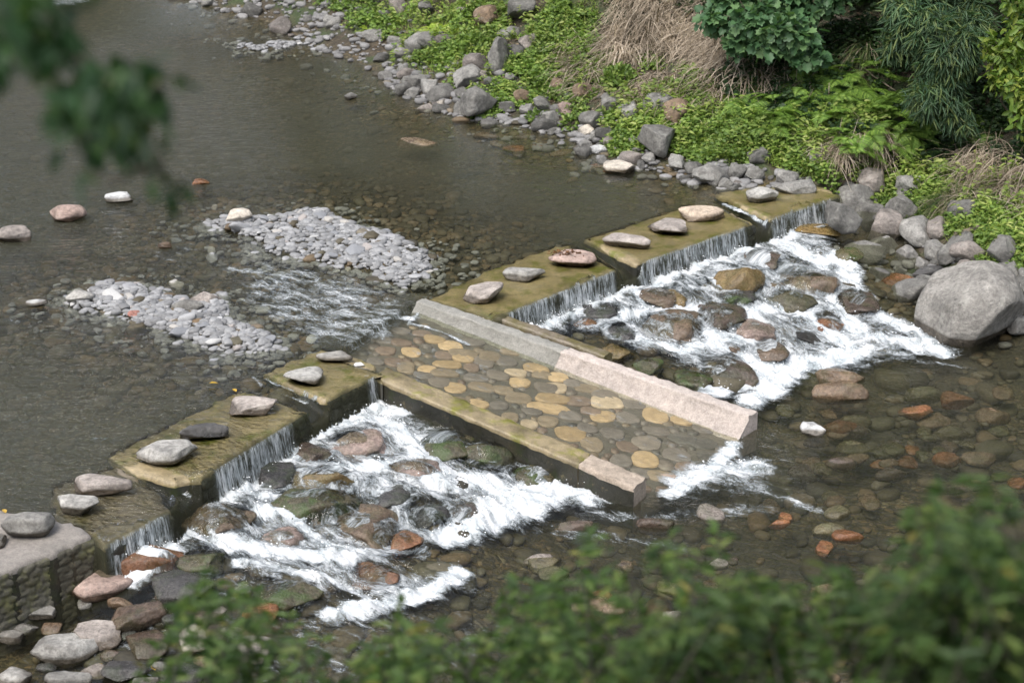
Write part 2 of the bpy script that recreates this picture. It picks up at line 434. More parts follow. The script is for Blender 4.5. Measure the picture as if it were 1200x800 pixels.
def leaf_mat(name, stops, trans=.30, rough=.5, spec=.35):
    t = NT(name); g = t.n('ShaderNodeNewGeometry'); ri = g.outputs['Random Per Island']
    c = t.ramp(ri, stops)
    c = t.mix(1.0, c, t.ramp(t.noise(g.outputs['Position'], 1.3, 4, .6), [(.3, .7), (.7, 1.3)]), 'MULTIPLY')
    a = t.pbr(Base_Color=c, Roughness=rough, Specular_IOR_Level=spec)
    b = t.n('ShaderNodeBsdfTranslucent', i_Color=t.mix(1.0, c, (1.2, 1.3, .6), 'MULTIPLY')).outputs[0]
    M[name] = t.done(t.n('ShaderNodeMixShader', i_0=trans, i_1=a, i_2=b).outputs[0])
leaf_mat('leaf_cover', [(0, (.07, .12, .025)), (.5, (.13, .21, .04)), (.85, (.20, .29, .06)), (1, (.28, .33, .09))])
leaf_mat('leaf_fern', [(0, (.08, .15, .025)), (.6, (.14, .24, .04)), (1, (.22, .32, .06))])
leaf_mat('leaf_lime', [(0, (.20, .30, .03)), (1, (.32, .40, .05))])
leaf_mat('leaf_broad', [(0, (.04, .09, .038)), (.5, (.07, .145, .06)), (1, (.12, .20, .08))])
leaf_mat('leaf_bamboo', [(0, (.04, .085, .045)), (.6, (.075, .135, .06)), (1, (.15, .19, .06))])
leaf_mat('leaf_vine', [(0, (.07, .13, .02)), (.6, (.13, .20, .03)), (1, (.24, .27, .05))])
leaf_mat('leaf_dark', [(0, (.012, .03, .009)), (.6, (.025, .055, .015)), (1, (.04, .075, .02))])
leaf_mat('leaf_front', [(0, (.024, .052, .013)), (.4, (.05, .095, .022)), (.8, (.09, .15, .034)), (.98, (.14, .18, .045)), (1, (.2, .17, .04))], .4)
leaf_mat('leaf_branch', [(0, (.01, .03, .01)), (.6, (.02, .055, .015)), (.9, (.04, .09, .02)), (1, (.10, .15, .02))], .3)
leaf_mat('straw', [(0, (.15, .12, .085)), (.4, (.30, .245, .185)), (.8, (.42, .35, .275)), (1, (.52, .45, .36))], .15, .8, .1)
leaf_mat('litter', [(0, (.05, .035, .022)), (.5, (.12, .085, .055)), (.9, (.22, .17, .12)), (1, (.3, .24, .17))], .1, .9, .1)
leaf_mat('debris', [(0, (.06, .03, .015)), (1, (.17, .08, .035))], .1, .8, .2)
leaf_mat('leaf_weed', [(0, (.12, .19, .03)), (.6, (.20, .27, .055)), (1, (.31, .34, .11))])
leaf_mat('plume', [(0, (.35, .25, .17)), (1, (.5, .38, .27))], .3, .9, .1)
leaf_mat('leaf_sedge', [(0, (.05, .085, .03)), (.6, (.10, .14, .05)), (1, (.20, .19, .09))])
leaf_mat('leaf_fallen', [(0, (.45, .25, .04)), (1, (.55, .38, .05))], .2)
def simple(name, c, ro=.8):
    t = NT(name); n = t.noise(t.pos(), 25, 5, .65)
    M[name] = t.done(t.pbr(Base_Color=t.mix(1.0, c, t.ramp(n, [(.3, .6), (.7, 1.35)]), 'MULTIPLY'), Roughness=ro, Normal=t.bump(n, .5, .01)))
simple('bark', (.09, .07, .05)); simple('bark_pale', (.17, .14, .10)); simple('bark_front', (.03, .026, .016)); simple('culm', (.12, .15, .05), .5)
def drop():
    t = NT('spray_drop'); M['spray'] = t.done(t.pbr(Base_Color=(.88, .9, .91), Roughness=.4))
drop()
# ------------------------------------------------------------------ site: bank lines, weir line, water levels
def w(px, py, z=0.0): return tuple(at(px, py, z)[:2])
POOL = -0.65
FAR = [(-60, 150), (-24, 75), (-13, 52)] + [w(*p) for p in [(245, 8), (330, 30), (370, 55), (430, 78), (475, 106), (530, 136), (600, 142), (680, 167), (700, 182), (760, 197), (830, 215), (905, 214), (985, 226)]] + \
      [w(990, 258, -.3), w(1012, 295, POOL), w(1062, 338, POOL), w(1110, 362, POOL), w(1200, 388, POOL), (13.5, 20.0), (40, 4), (120, -40)]
NEAR = [(120, -60), (40, -2), (14, 11.0), (8, 14.6), (4.5, 15.4), (1, 14.4), (-3, 13.0), (-8, 12.6), (-11, 15), (-14.5, 28), (-20, 48), (-34, 80), (-75, 150)]
FP = [(-.2, 672), (108, 629), (122, 640), (198, 600), (234, 562), (360, 483), (381, 470), (437, 442), (596, 366), (720, 317), (745, 310), (883, 262), (902, 257), (979, 231)]
FRONT = [w(*p) for p in FP]
_d = np.array(FRONT[0]) - np.array(FRONT[1]); _d /= np.linalg.norm(_d)
FRONT = [tuple(np.array(FRONT[0]) + _d * 30)] + FRONT
_d2 = np.array(FRONT[-1]) - np.array(FRONT[-3]); _d2 /= np.linalg.norm(_d2)
FRONT = FRONT + [tuple(np.array(FRONT[-1]) + _d2 * 40)]
EC = np.array(w(979, 231)) - np.array(w(122, 640)); EC /= np.linalg.norm(EC)
AX0 = np.array(w(122, 640))
def crest_a(x, y): return (x - AX0[0]) * EC[0] + (y - AX0[1]) * EC[1]
def crest_q(x, y): return -line_sd(x, y, FRONT)          # + downstream
A_of = lambda px, py, z=0.0: float(crest_a(*w(px, py, z)))

# chute (paved ramp) between its two side walls
LA, LB = at(437, 441, 0.0), at(742.5, 572, -.43)
LBc = at(758, 559, -.43); LWv = (LBc - LA * 0 - LB)
RA, RB = at(499, 349, .10), at(888.5, 482, -.43)
RBc = at(874, 489, -.43); RWv = RBc - RB
RS = [at(405, 424, -.045), at(492, 366, -.045)]
RE = [at(752, 590, -.68), at(868, 512, -.68)]
RAMP = [RS[0][:2], RE[0][:2], RE[1][:2], RS[1][:2]]
RM0, RM1 = (RS[0] + RS[1]) / 2, (RE[0] + RE[1]) / 2
RAX = (RM1 - RM0)[:2]; RLEN = float(np.linalg.norm(RAX)); RAX = RAX / RLEN
EF = RAX.copy(); EL = np.array([-EF[1], EF[0]])          # flow and lateral directions
def ramp_r(x, y): return (x - RM0[0]) * RAX[0] + (y - RM0[1]) * RAX[1]
def ramp_z(x, y): return -.045 - .635 * np.clip(ramp_r(x, y) / RLEN, 0, 1.0)

BARS = [
    [(224, 263), (262, 248), (300, 252), (345, 243), (385, 244), (430, 262), (482, 277), (512, 300), (505, 328), (470, 342), (425, 322), (372, 308), (330, 303), (300, 296), (285, 278)],
    [(62, 352), (108, 332), (160, 325), (205, 345), (262, 345), (272, 372), (318, 384), (333, 405), (300, 412), (262, 413), (222, 402), (172, 384), (120, 366), (80, 362)],
    [(268, 48), (285, 60), (320, 58), (352, 50), (330, 46), (300, 52), (280, 45)],
]
BARW = [world_poly(b, .04) for b in BARS]

def bars(x, y):
    d = np.full(np.shape(x), -9.0)
    for b in BARW: d = np.maximum(d, poly_sd(x, y, b))
    return d

CHAN = [((128, 537), (240, 583)), ((292, 441), (392, 486)), ((688, 281), (748, 318)), ((838, 232), (908, 268))]
CHANW = [(w(*a), w(*b)) for a, b in CHAN]
aL, aR = A_of(205, 600), A_of(437, 442)
def z_level(x, y):
    """still level of the water without turbulence"""
    q = crest_q(x, y); a = crest_a(x, y)
    foot = -.27 - .38 * sstep(.1, 3.3, q)
    pool_w = 1 - sstep(-1.5, .9, a - .42 * np.clip(q - .2, 0, 3))
    foot = foot * (1 - pool_w) + (POOL + .05) * pool_w
    z = .016 + (foot - .016) * sstep(.025, .085, q)
    for (p0, p1) in CHANW:
        d2, _ = seg_d(x, y, p0, p1); L = np.hypot(p1[0] - p0[0], p1[1] - p0[1])
        t = ((x - p0[0]) * (p1[0] - p0[0]) + (y - p0[1]) * (p1[1] - p0[1])) / L / L
        z = np.where((q < .12), np.minimum(z, .016 - (.21 * sstep(.02, 1.0, t)) * sstep(.22, .12, np.sqrt(d2))), z)
    rd = poly_sd(x, y, RAMP)
    z = np.where(rd > -.12, ramp_z(x, y) + .022, z)
    return z

def z_ground(x, y):
    x = np.asarray(x, float); y = np.asarray(y, float)
    q = crest_q(x, y); up = 1 - sstep(-.55, -.15, q)
    s1 = line_sd(x, y, FAR); s2 = line_sd(x, y, NEAR); s = np.maximum(s1, s2)
    zw = POOL * (1 - up)
    foot = np.minimum(-.27 - .38 * sstep(.1, 3.3, q), 0)
    bed_up = -.10 - .22 * sstep(.1, 2.2, -s) + .09 * (fbm(x * .8, y * .8, 3) - .5)
    bd = bars(x, y)
    bed_up = bed_up + (.05 - bed_up) * sstep(-.30, .28, bd + .35 * (fbm(x * 2.2, y * 2.2, 33) - .5)) - .0
    bed_up = np.where(bd > -2.0, np.maximum(bed_up, -.12 - .15 * sstep(-.3, -2.0, bd) + .07 * (fbm(x * 2, y * 2, 9) - .5)), bed_up)
    zl = z_level(x, y); low = sstep(-.45, -.6, zl)
    bed_dn = zl - .13 - .22 * sstep(.2, 1.8, -s) * low * sstep(2.2, 3.6, q) + .10 * (fbm(x * 1.1, y * 1.1, 5) - .5)
    bed_dn = np.where(q < .35, np.minimum(bed_dn, -.75), bed_dn)
    bed = bed_up * up + bed_dn * (1 - up)
    bed = np.where(poly_sd(x, y, RAMP) > -.5, np.minimum(bed, -.95), bed)
    n = fbm(x * .7, y * .7, 21) - .5; n2 = fbm(x * 3, y * 3, 22) - .5
    g1 = .42 * np.minimum(s1, 2.0) + .62 * np.clip(s1 - 2.0, 0, 4) + .85 * np.clip(s1 - 6, 0, 34) + .3 * np.clip(s1 - 40, 0, 60)
    g2 = .40 * np.minimum(s2, 1.5) + .50 * np.clip(s2 - 1.5, 0, 14) + .08 * np.clip(s2 - 15.5, 0, 60)
    g2 = np.minimum(g2, 7.2)
    g = np.where(s1 > s2, g1, g2)
    land = zw + g + (n * .5 + n2 * .16) * sstep(0, 2.0, s)
    return np.where(s > 0, np.maximum(land, zw + .02), bed + (zw + .02 - bed) * sstep(-.5, 0, s))

# ------------------------------------------------------------------ ground sheet
def axis(lo, hi, step, far, grow=1.16):
    c = list(np.arange(lo, hi + 1e-6, step)); a = []; s = step; p = lo
    while p > -far: s *= grow; p -= s; a.append(p)
    b = []; s = step; p = hi
    while p < far: s *= grow; p += s; b.append(p)
    return np.array(a[::-1] + c + b)

def grid(xs, ys):
    X, Y = np.meshgrid(xs, ys); ny, nx = X.shape
    i = np.arange(ny - 1)[:, None] * nx + np.arange(nx - 1)[None]; i = i.ravel()
    return X, Y, np.stack([i, i + 1, i + nx + 1, i + nx], 1)

X, Y, Fq = grid(axis(-9, 11, .085, 420), axis(12, 42, .10, 420))
Z = z_ground(X, Y)
me = mesh_np('ground', np.stack([X, Y, Z], -1).reshape(-1, 3), [Fq])
_s = np.maximum(line_sd(X, Y, FAR), line_sd(X, Y, NEAR))
attr(me, 'land', sstep(-.1, .35, _s + .5 * (fbm(X * 2, Y * 2, 4) - .5)))
attr(me, 'far', sstep(9, 14, _s))
tag(link('ground', me, M['ground']), 'brown river bed and steep overgrown river banks', 'ground', kind='structure')

# ------------------------------------------------------------------ weir blocks
def ring_pts(P, step=.07, jit=.017):
    out = []; n = len(P)
    for i in range(n):
        a, b = np.array(P[i]), np.array(P[(i + 1) % n]); L = np.linalg.norm(b - a); k = max(1, int(L / step))
        for j in range(k): out.append(a + (b - a) * j / k + (rng.normal(0, jit, 2) if j else rng.normal(0, jit * .4, 2)))
    return np.array(out)

def block_mesh(name, P, ztop, zbot, tilt=0.0):
    A = sum(P[i][0] * P[(i + 1) % len(P)][1] - P[(i + 1) % len(P)][0] * P[i][1] for i in range(len(P)))
    if A < 0: P = P[::-1]
    R = ring_pts(P); n = len(R)
    T = np.roll(R, -1, 0) - np.roll(R, 1, 0); T /= np.linalg.norm(T, axis=1, keepdims=True)
    inn = np.stack([-T[:, 1], T[:, 0]], 1)
    rings = []
    for off, z in ((.10, 0.0), (.035, -.002), (.006, -.022), (0, -.06), (0, zbot - ztop)):
        rr = R + inn * off
        rings.append(np.concatenate([rr, (ztop + z + rng.normal(0, .004, n) * (z > -.05))[:, None]], 1))
    V = np.concatenate(rings); F = []; k = np.arange(n); k2 = (k + 1) % n
    for r in range(4): F.append(np.stack([r * n + k, (r + 1) * n + k, (r + 1) * n + k2, r * n + k2], 1)[:, ::-1])
    from mathutils.geometry import delaunay_2d_cdt
    r0 = rings[0]; lo, hi = r0.min(0), r0.max(0)
    gx, gy = np.meshgrid(np.arange(lo[0], hi[0], .09), np.arange(lo[1], hi[1], .09)); gx = gx.ravel() + rng.normal(0, .015, gx.size); gy = gy.ravel() + rng.normal(0, .015, gy.size)
    ok = poly_sd(gx, gy, [tuple(p[:2]) for p in r0]) > .045; gx, gy = gx[ok], gy[ok]
    pts = [Vector(p[:2]) for p in r0] + [Vector((a, b)) for a, b in zip(gx, gy)]
    vo, _, fo, _, _, _ = delaunay_2d_cdt(pts, [], [list(range(n))], 1, 1e-5)
    zin = ztop + .012 * (fbm(gx * 3, gy * 3, 77) - .6); zin = np.concatenate([r0[:, 2], zin])
    TV = np.array([(p[0], p[1], 0) for p in vo]); TV[:len(zin), 2] = zin[:len(TV)]
    V = np.concatenate([V, TV]); b0 = 5 * n
    me = mesh_np(name, V, [np.concatenate(F), np.array([list(f) for f in fo if len(f) == 3]) + b0], True)
    nf = 4 * n
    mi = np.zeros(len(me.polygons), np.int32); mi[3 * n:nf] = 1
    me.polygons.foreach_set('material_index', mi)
    return me

def masonry_mesh(name, p0, p1, ztop, zbot, depth=.05, cell=(.17, .11), seed=0, outward=None):
    p0, p1 = np.array(p0[:2]), np.array(p1[:2]); L = np.linalg.norm(p1 - p0); d = (p1 - p0) / L
    o = np.array([d[1], -d[0]])
    us = np.arange(0, L + .016, .016); vs = np.arange(0, ztop - zbot + .016, .016)
    U, Vv, F = grid(us, vs)
    r = np.random.default_rng(seed); cw, ch = cell
    d1 = np.full(U.shape, 9.0); d2 = np.full(U.shape, 9.0); idm = np.zeros(U.shape)
    wu = U + .03 * (fbm(U * 9, Vv * 9, seed) - .5); wv = Vv + .03 * (fbm(U * 9, Vv * 9, seed + 5) - .5)
    for j in range(-1, int((ztop - zbot) / ch) + 2):
        for i in range(-1, int(L / cw) + 2):
            c = ((i + .5 + (j % 2) * .5 + r.uniform(-.3, .3)) * cw, (j + .5 + r.uniform(-.22, .22)) * ch); k = r.uniform(0, 1)
            dd = np.hypot((wu - c[0]) / cw, (wv - c[1]) / ch)
            nw = dd < d1; d2 = np.where(nw, d1, np.minimum(d2, dd)); d1 = np.where(nw, dd, d1); idm = np.where(nw, k, idm)
    bul = sstep(0.0, .28, d2 - d1)
    off = .004 + depth * bul * (.55 + .6 * idm) + .012 * (fbm(U * 22, Vv * 22, seed + 9) - .5)
    off = off * sstep(0, .03, Vv + .012)
    P = np.stack([p0[0] + d[0] * U + o[0] * off, p0[1] + d[1] * U + o[1] * off, ztop - Vv], -1).reshape(-1, 3)
    return mesh_np(name, P, [F])

WEIR = [  # label, top outline in the photo, top z, front edge, material, face material, joints
    ('dry pale concrete weir block with a dry masonry front, one boulder on it', [(-130, 722), (0, 671), (107, 628), (97, 616), (62, 606), (0, 596), (-130, 640)], .06, ((-60, 695), (107, 628)), 'dry_concrete', 'masonry_dry'),
    ('wet brown weir block beside the dry masonry block, two stepping stones on it', [(110, 631), (122, 640), (198, 599), (186, 574), (138, 546), (60, 570), (62, 602), (98, 617)], 0, ((122, 640), (198, 599)), 'crest_brown', 'dark_wall'),
    ('wet mossy weir block carrying a dark broken stone between two grey ones', [(125, 535), (282, 456), (359, 481), (252, 546), (234, 561), (204, 566), (148, 551)], 0, ((234, 561), (359, 481)), 'crest_wet', 'dark_wall'),
    ('wet golden weir block joined to the long low ramp wall', [(309, 437), (376, 408), (436, 425), (448, 445), (437, 441), (382, 469), (346, 455)], 0, ((382, 469), (437, 441)), 'crest_wet', 'dark_wall'),
    ('wet golden weir block against the grey ramp wall, reddish debris on one of its stones', [(499, 351), (512, 346), (569, 317), (650, 289), (669, 287), (721, 315), (597, 365), (575, 371)], 0, ((597, 365), (721, 315)), 'crest_wet', 'dark_wall'),
    ('wet olive weir block with three flat stones above the widest curtain of water', [(684, 281), (800, 243), (836, 241), (883, 261), (745, 309)], 0, ((745, 309), (883, 261)), 'crest_wet', 'dark_wall'),
    ('wet mossy end block of the weir next to the bank boulders', [(837, 227), (925, 204), (985, 228), (902, 256)], 0, ((902, 256), (980, 230)), 'crest_wet', 'dark_wall'),
]
for i, (lab, P, zt, fe, mt, mf) in enumerate(WEIR):
    PW = [w(p[0], p[1], zt) for p in P]
    c = np.mean(PW, 0); root = tag(empty('weir_block', (c[0], c[1], zt)), lab, 'weir block', 'concrete blocks of the weir')
    off = np.array([c[0], c[1]])
    me = block_mesh('crest_slab', [tuple(np.array(p) - off) for p in PW], 0, -1.15 - zt)
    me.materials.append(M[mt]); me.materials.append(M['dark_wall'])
    link('crest_slab', me, None, root)
    a, b = np.array(w(*fe[0], zt)) - off, np.array(w(*fe[1], zt)) - off
    mm = masonry_mesh('masonry_face', a, b, -.03, -1.0 - zt, .045 if i else .018, (.2, .12) if i else (.15, .075), 40 + i)
    link('masonry_face', mm, M[mf], root)

# ------------------------------------------------------------------ ramp with its side walls
root = tag(empty('paved_ramp', tuple(RM0)), 'stone paved concrete ramp between two low walls through the middle of the weir', 'ramp')
R0 = np.array(RM0)
def wall_mesh(name, A, B, wv, depth_a, depth_b, seed, bev=.012, step=.06, batter=0.0):
    """straight wall: top edge A->B, width vector wv, given depth below the top"""
    A, B, wv = map(np.array, (A, B, wv)); L = np.linalg.norm(B - A); n = max(4, int(L / step)); t = np.linspace(0, 1, n + 1)
    r = np.random.default_rng(seed); wl = np.linalg.norm(wv); wu = wv / wl
    prof = [(0, None), (0, -bev * 1.5 - .03), (0, -bev * 1.5), (bev, 0), (bev + .02, .001), (wl * .33, .003), (wl * .66, .002), (wl - bev - .02, .001), (wl - bev, 0), (wl, -bev * 1.5), (wl, -bev * 1.5 - .03)] + ([(wl + batter, -.27), (wl + batter + .01, -.30), (wl + batter, None)] if batter else [(wl, None)])
    V = []
    for k in range(n + 1):
        c = A + (B - A) * t[k]; dz = depth_a + (depth_b - depth_a) * t[k]
        for (u, z) in prof:
            p = c + wu * u; p[2] += (-dz if z is None else z)
            if z is not None: p += r.normal(0, .005, 3) + np.array([0, 0, -.03 * max(0, float(vn(k * step * 3.1, u * 14 + seed, seed)) - .72)])
            V.append(p)
    m = len(prof); F = []
    for k in range(n):
        for j in range(m - 1): F.append((k * m + j, (k + 1) * m + j, (k + 1) * m + j + 1, k * m + j + 1))
    nV = len(V); V = V + V[:m] + V[n * m:(n + 1) * m]
    me = mesh_np(name, V, [np.array(F), np.array([[nV + j for j in range(m)][::-1]]), np.array([[nV + m + j for j in range(m)]])])
    return me

Lk = LB - LA; up3 = np.array([0, 0, 0.0])
Lh = LWv.copy(); Lh[2] = 0
tb = .80
def lw(name, t0, t1, mat, lab=None, seed=1):
    me = wall_mesh(name, LA + Lk * t0 - R0, LA + Lk * t1 - R0, Lh, .95 + Lk[2] * t0, .95 + Lk[2] * t1, seed)
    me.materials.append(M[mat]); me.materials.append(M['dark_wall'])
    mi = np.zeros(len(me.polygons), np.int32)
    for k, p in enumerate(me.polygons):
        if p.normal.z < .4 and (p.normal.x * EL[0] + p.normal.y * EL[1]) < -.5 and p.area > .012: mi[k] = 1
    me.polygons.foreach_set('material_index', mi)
    o = link(name, me, None, root)
    if lab: o['label'] = lab
lw('side_wall', 0.0, tb, 'wall_golden', 'low wall with a wet golden top and dark outer face')
lw('wall_end', tb + .0006, 1.0, 'pink_worn', 'dry pinkish end of the low wall')
Rk = RB - RA; Rh = RWv.copy(); Rh[2] = 0; Rh = Rh / np.linalg.norm(Rh) * .17
tg = .455
def rw(name, t0, t1, mat, lab, seed):
    me = wall_mesh(name, RA + Rk * t0 - R0, RA + Rk * t1 - R0, Rh, 1.0 + Rk[2] * t0, 1.0 + Rk[2] * t1, seed, batter=.19)
    o = link(name, me, M[mat], root); o['label'] = lab
rw('side_wall', 0.0, tg, 'grey_concrete', 'low wall of rough grey concrete', 5)
rw('side_wall', tg + .0006, 1.0, 'pink_concrete', 'low wall of pale pinkish concrete', 6)
e0, e1 = at(578, 371, -.01), at(708, 417, -.20)
ev = -Rh * .9
me = wall_mesh('ledge', e0 - R0 - ev * .0, e1 - R0, ev * 1.0 + np.array([0, 0, 0]), .95, .8, 9)
link('ledge', me, M['crest_brown'], root)
# floor slab: a bilinear patch
nu, nv = 60, 40
U, Vv = np.meshgrid(np.linspace(-.02, 1.0, nu), np.linspace(0.0, 1.0, nv))
P = (RS[0][:, None, None] * (1 - U) + RE[0][:, None, None] * U) * (1 - Vv) + (RS[1][:, None, None] * (1 - U) + RE[1][:, None, None] * U) * Vv
P = P.transpose(1, 2, 0); P[..., 2] = ramp_z(P[..., 0], P[..., 1]) - .012 + .012 * (fbm(P[..., 0] * 9, P[..., 1] * 9, 6) - .5)
i = (np.arange(nv - 1)[:, None] * nu + np.arange(nu - 1)[None]).ravel()
V = (P - R0).reshape(-1, 3)
top = np.stack([i, i + 1, i + nu + 1, i + nu], 1)
Vb = V.copy(); Vb[:, 2] = -.95 - R0[2] + .045; nV = len(V)
edge = [(k, k + 1) for k in range(nu - 1)] + [(nu - 1 + k * nu, nu - 1 + (k + 1) * nu) for k in range(nv - 1)] + [(nV - 1 - k, nV - 2 - k) for k in range(nu - 1)] + [((nv - 1 - k) * nu, (nv - 2 - k) * nu) for k in range(nv - 1)]
sides = np.array([(a, a + nV, b + nV, b) for a, b in edge])
link('floor_slab', mesh_np('floor_slab', np.concatenate([V, Vb]), [top, sides]), M['mortar'], root)
# paving stones: px centre, width, height in the photo, colour
YEL, OCH, OLV, GRN, GRY, BRN, PNK, DRK = (.47, .335, .215), (.38, .27, .17), (.25, .195, .15), (.205, .172, .155), (.185, .16, .15), (.21, .155, .13), (.47, .365, .28), (.115, .106, .10)
PAV = [(509, 398, 27, 11, OCH), (528, 405, 33, 13, YEL), (482, 413, 27, 12, YEL), (543, 415, 36, 14, OLV), (520, 416, 22, 11, BRN), (543, 420, 26, 12, YEL), (525, 427, 36, 10, OCH), (476, 431, 24, 16, OLV), (501, 433, 24, 11, YEL),
       (521, 437, 36, 11, OLV), (567, 425, 26, 16, GRN), (553, 431, 20, 12, BRN), (574, 418, 30, 14, OLV), (594, 424, 26, 12, GRY), (515, 448, 30, 13, GRN), (533, 455, 30, 13, YEL), (565, 454, 36, 12, OLV), (496, 440, 26, 10, GRY), (558, 443, 34, 10, GRY),
       (605, 437, 27, 11, PNK), (628, 432, 34, 13, OCH), (609, 448, 28, 13, YEL), (654, 442, 28, 12, YEL), (651, 454, 32, 13, PNK), (648, 467, 46, 13, OCH), (643, 479, 56, 14, YEL), (608, 467, 36, 14, OLV), (561, 473, 26, 11, YEL), (620, 498, 24, 12, PNK), (598, 489, 24, 12, OLV),
       (642, 494, 28, 14, OLV), (669, 508, 38, 20, OCH), (694, 520, 28, 20, OLV), (711, 471, 46, 17, PNK), (706, 488, 32, 16, YEL), (709, 463, 34, 13, GRN), (768, 486, 35, 20, YEL), (799, 493, 28, 13, YEL), (756, 538, 37, 20, YEL), (793, 533, 38, 16, GRY), (758, 519, 38, 18, GRN),
       (640, 455, 30, 14, GRN), (583, 440, 30, 13, GRN), (670, 450, 22, 10, GRY), (678, 470, 34, 13, BRN), (590, 458, 28, 11, OLV), (620, 515, 26, 12, GRN), (668, 488, 30, 13, GRY), (688, 502, 26, 12, GRY), (718, 508, 32, 15, GRY), (735, 490, 32, 15, GRY), (742, 474, 30, 12, GRY),
       (728, 540, 30, 16, GRY), (735, 524, 28, 13, BRN), (775, 558, 36, 14, OLV), (800, 515, 36, 14, DRK), (824, 520, 36, 14, DRK), (825, 503, 30, 12, GRY), (770, 506, 34, 12, GRY), (806, 548, 34, 13, BRN), (832, 535, 34, 13, DRK), (540, 470, 24, 10, OLV),
       (585, 476, 26, 11, GRY), (590, 507, 24, 10, GRN), (655, 523, 26, 12, OLV), (685, 537, 24, 12, OLV), (705, 552, 24, 12, BRN), (730, 560, 26, 12, GRY), (688, 455, 30, 11, OLV), (462, 424, 24, 12, BRN), (452, 412, 26, 12, BRN), (448, 398, 26, 11, GRY), (470, 402, 26, 10, BRN),
       (495, 391, 24, 9, BRN), (555, 402, 28, 10, GRY), (600, 412, 28, 10, OLV), (630, 418, 28, 11, GRY), (470, 388, 26, 9, GRY), (440, 424, 22, 10, GRY), (848, 508, 24, 9, DRK), (635, 440, 26, 10, OLV), (624, 483, 26, 10, GRY), (752, 555, 30, 12, GRY), (780, 575, 26, 10, BRN), (692, 482, 26, 10, BRN)]
mb = MB()
placed = []
for k, (px, py, pw, ph, c) in enumerate(PAV):
    p = hit(px, py, lambda x, y: ramp_z(x, y)); sc = ppm(p)
    rx, ry = pw / sc / 2 * .93, ph / sc / 2 / .50 * .88
    placed.append((p[0], p[1], max(rx, ry)))
    nn = 22; th = np.linspace(0, 2 * math.pi, nn, endpoint=False)
    wob = 1 + .06 * np.sin(2 * th + rng.uniform(0, 6)) + .05 * np.sin(3 * th + rng.uniform(0, 6)) + rng.normal(0, .02, nn)
    wob *= (np.abs(np.cos(th)) ** 2.6 + np.abs(np.sin(th)) ** 2.6) ** (-1 / 2.6)
    ox, oy = rx * np.cos(th) * wob, ry * np.sin(th) * wob
    hh = rng.uniform(.006, .014); tint = np.array(c) * rng.uniform(.95, 1.22)
    V = []
    for f, z in ((1.0, -.03), (.985, hh * .35), (.93, hh * .8), (.6, hh), (.01, hh * 1.05)):
        x, y = p[0] + ox * f, p[1] + oy * f
        V.append(np.stack([x, y, ramp_z(x, y) + z + rng.normal(0, .0012, nn)], 1) - R0)
    kk = np.arange(nn); F = np.concatenate([np.stack([r * nn + kk, r * nn + (kk + 1) % nn, (r + 1) * nn + (kk + 1) % nn, (r + 1) * nn + kk], 1) for r in range(4)])
    mb.add(np.concatenate(V), F, np.array([[4 * nn + j for j in range(nn)]]), col=tint)
# small fill stones between the big flat ones
for k in range(900):
    u, v = rng.uniform(0, 1), rng.uniform(.13, .86)
    p = (RS[0] * (1 - u) + RE[0] * u) * (1 - v) + (RS[1] * (1 - u) + RE[1] * u) * v
    r = rng.uniform(.04, .11)
    if any((p[0] - a) ** 2 + (p[1] - b) ** 2 < (c * .72 + r) ** 2 for a, b, c in placed): continue
    placed.append((p[0], p[1], r)); nn = 12; th = np.linspace(0, 2 * math.pi, nn, endpoint=False)
    wob = 1 + .12 * np.sin(2 * th + rng.uniform(0, 6)) + rng.normal(0, .04, nn)
    ox, oy = r * np.cos(th) * wob, r * 1.0 * np.sin(th) * wob; hh = rng.uniform(.0, .008)
    V = []
    for f, z in ((1.0, -.03), (.95, hh), (.01, hh + .004)):
        x, y = p[0] + ox * f, p[1] + oy * f; V.append(np.stack([x, y, ramp_z(x, y) + z], 1) - R0)
    kk = np.arange(nn); F = np.concatenate([np.stack([q * nn + kk, q * nn + (kk + 1) % nn, (q + 1) * nn + (kk + 1) % nn, (q + 1) * nn + kk], 1) for q in range(2)])
    mb.add(np.concatenate(V), F, np.array([[2 * nn + j for j in range(nn)]]), col=np.array([DRK, GRY, GRY, GRN, BRN, OLV][int(rng.integers(6))]) * rng.uniform(.8, 1.1))
link('stone_paving', mb.mesh('stone_paving'), M['paving'], root)
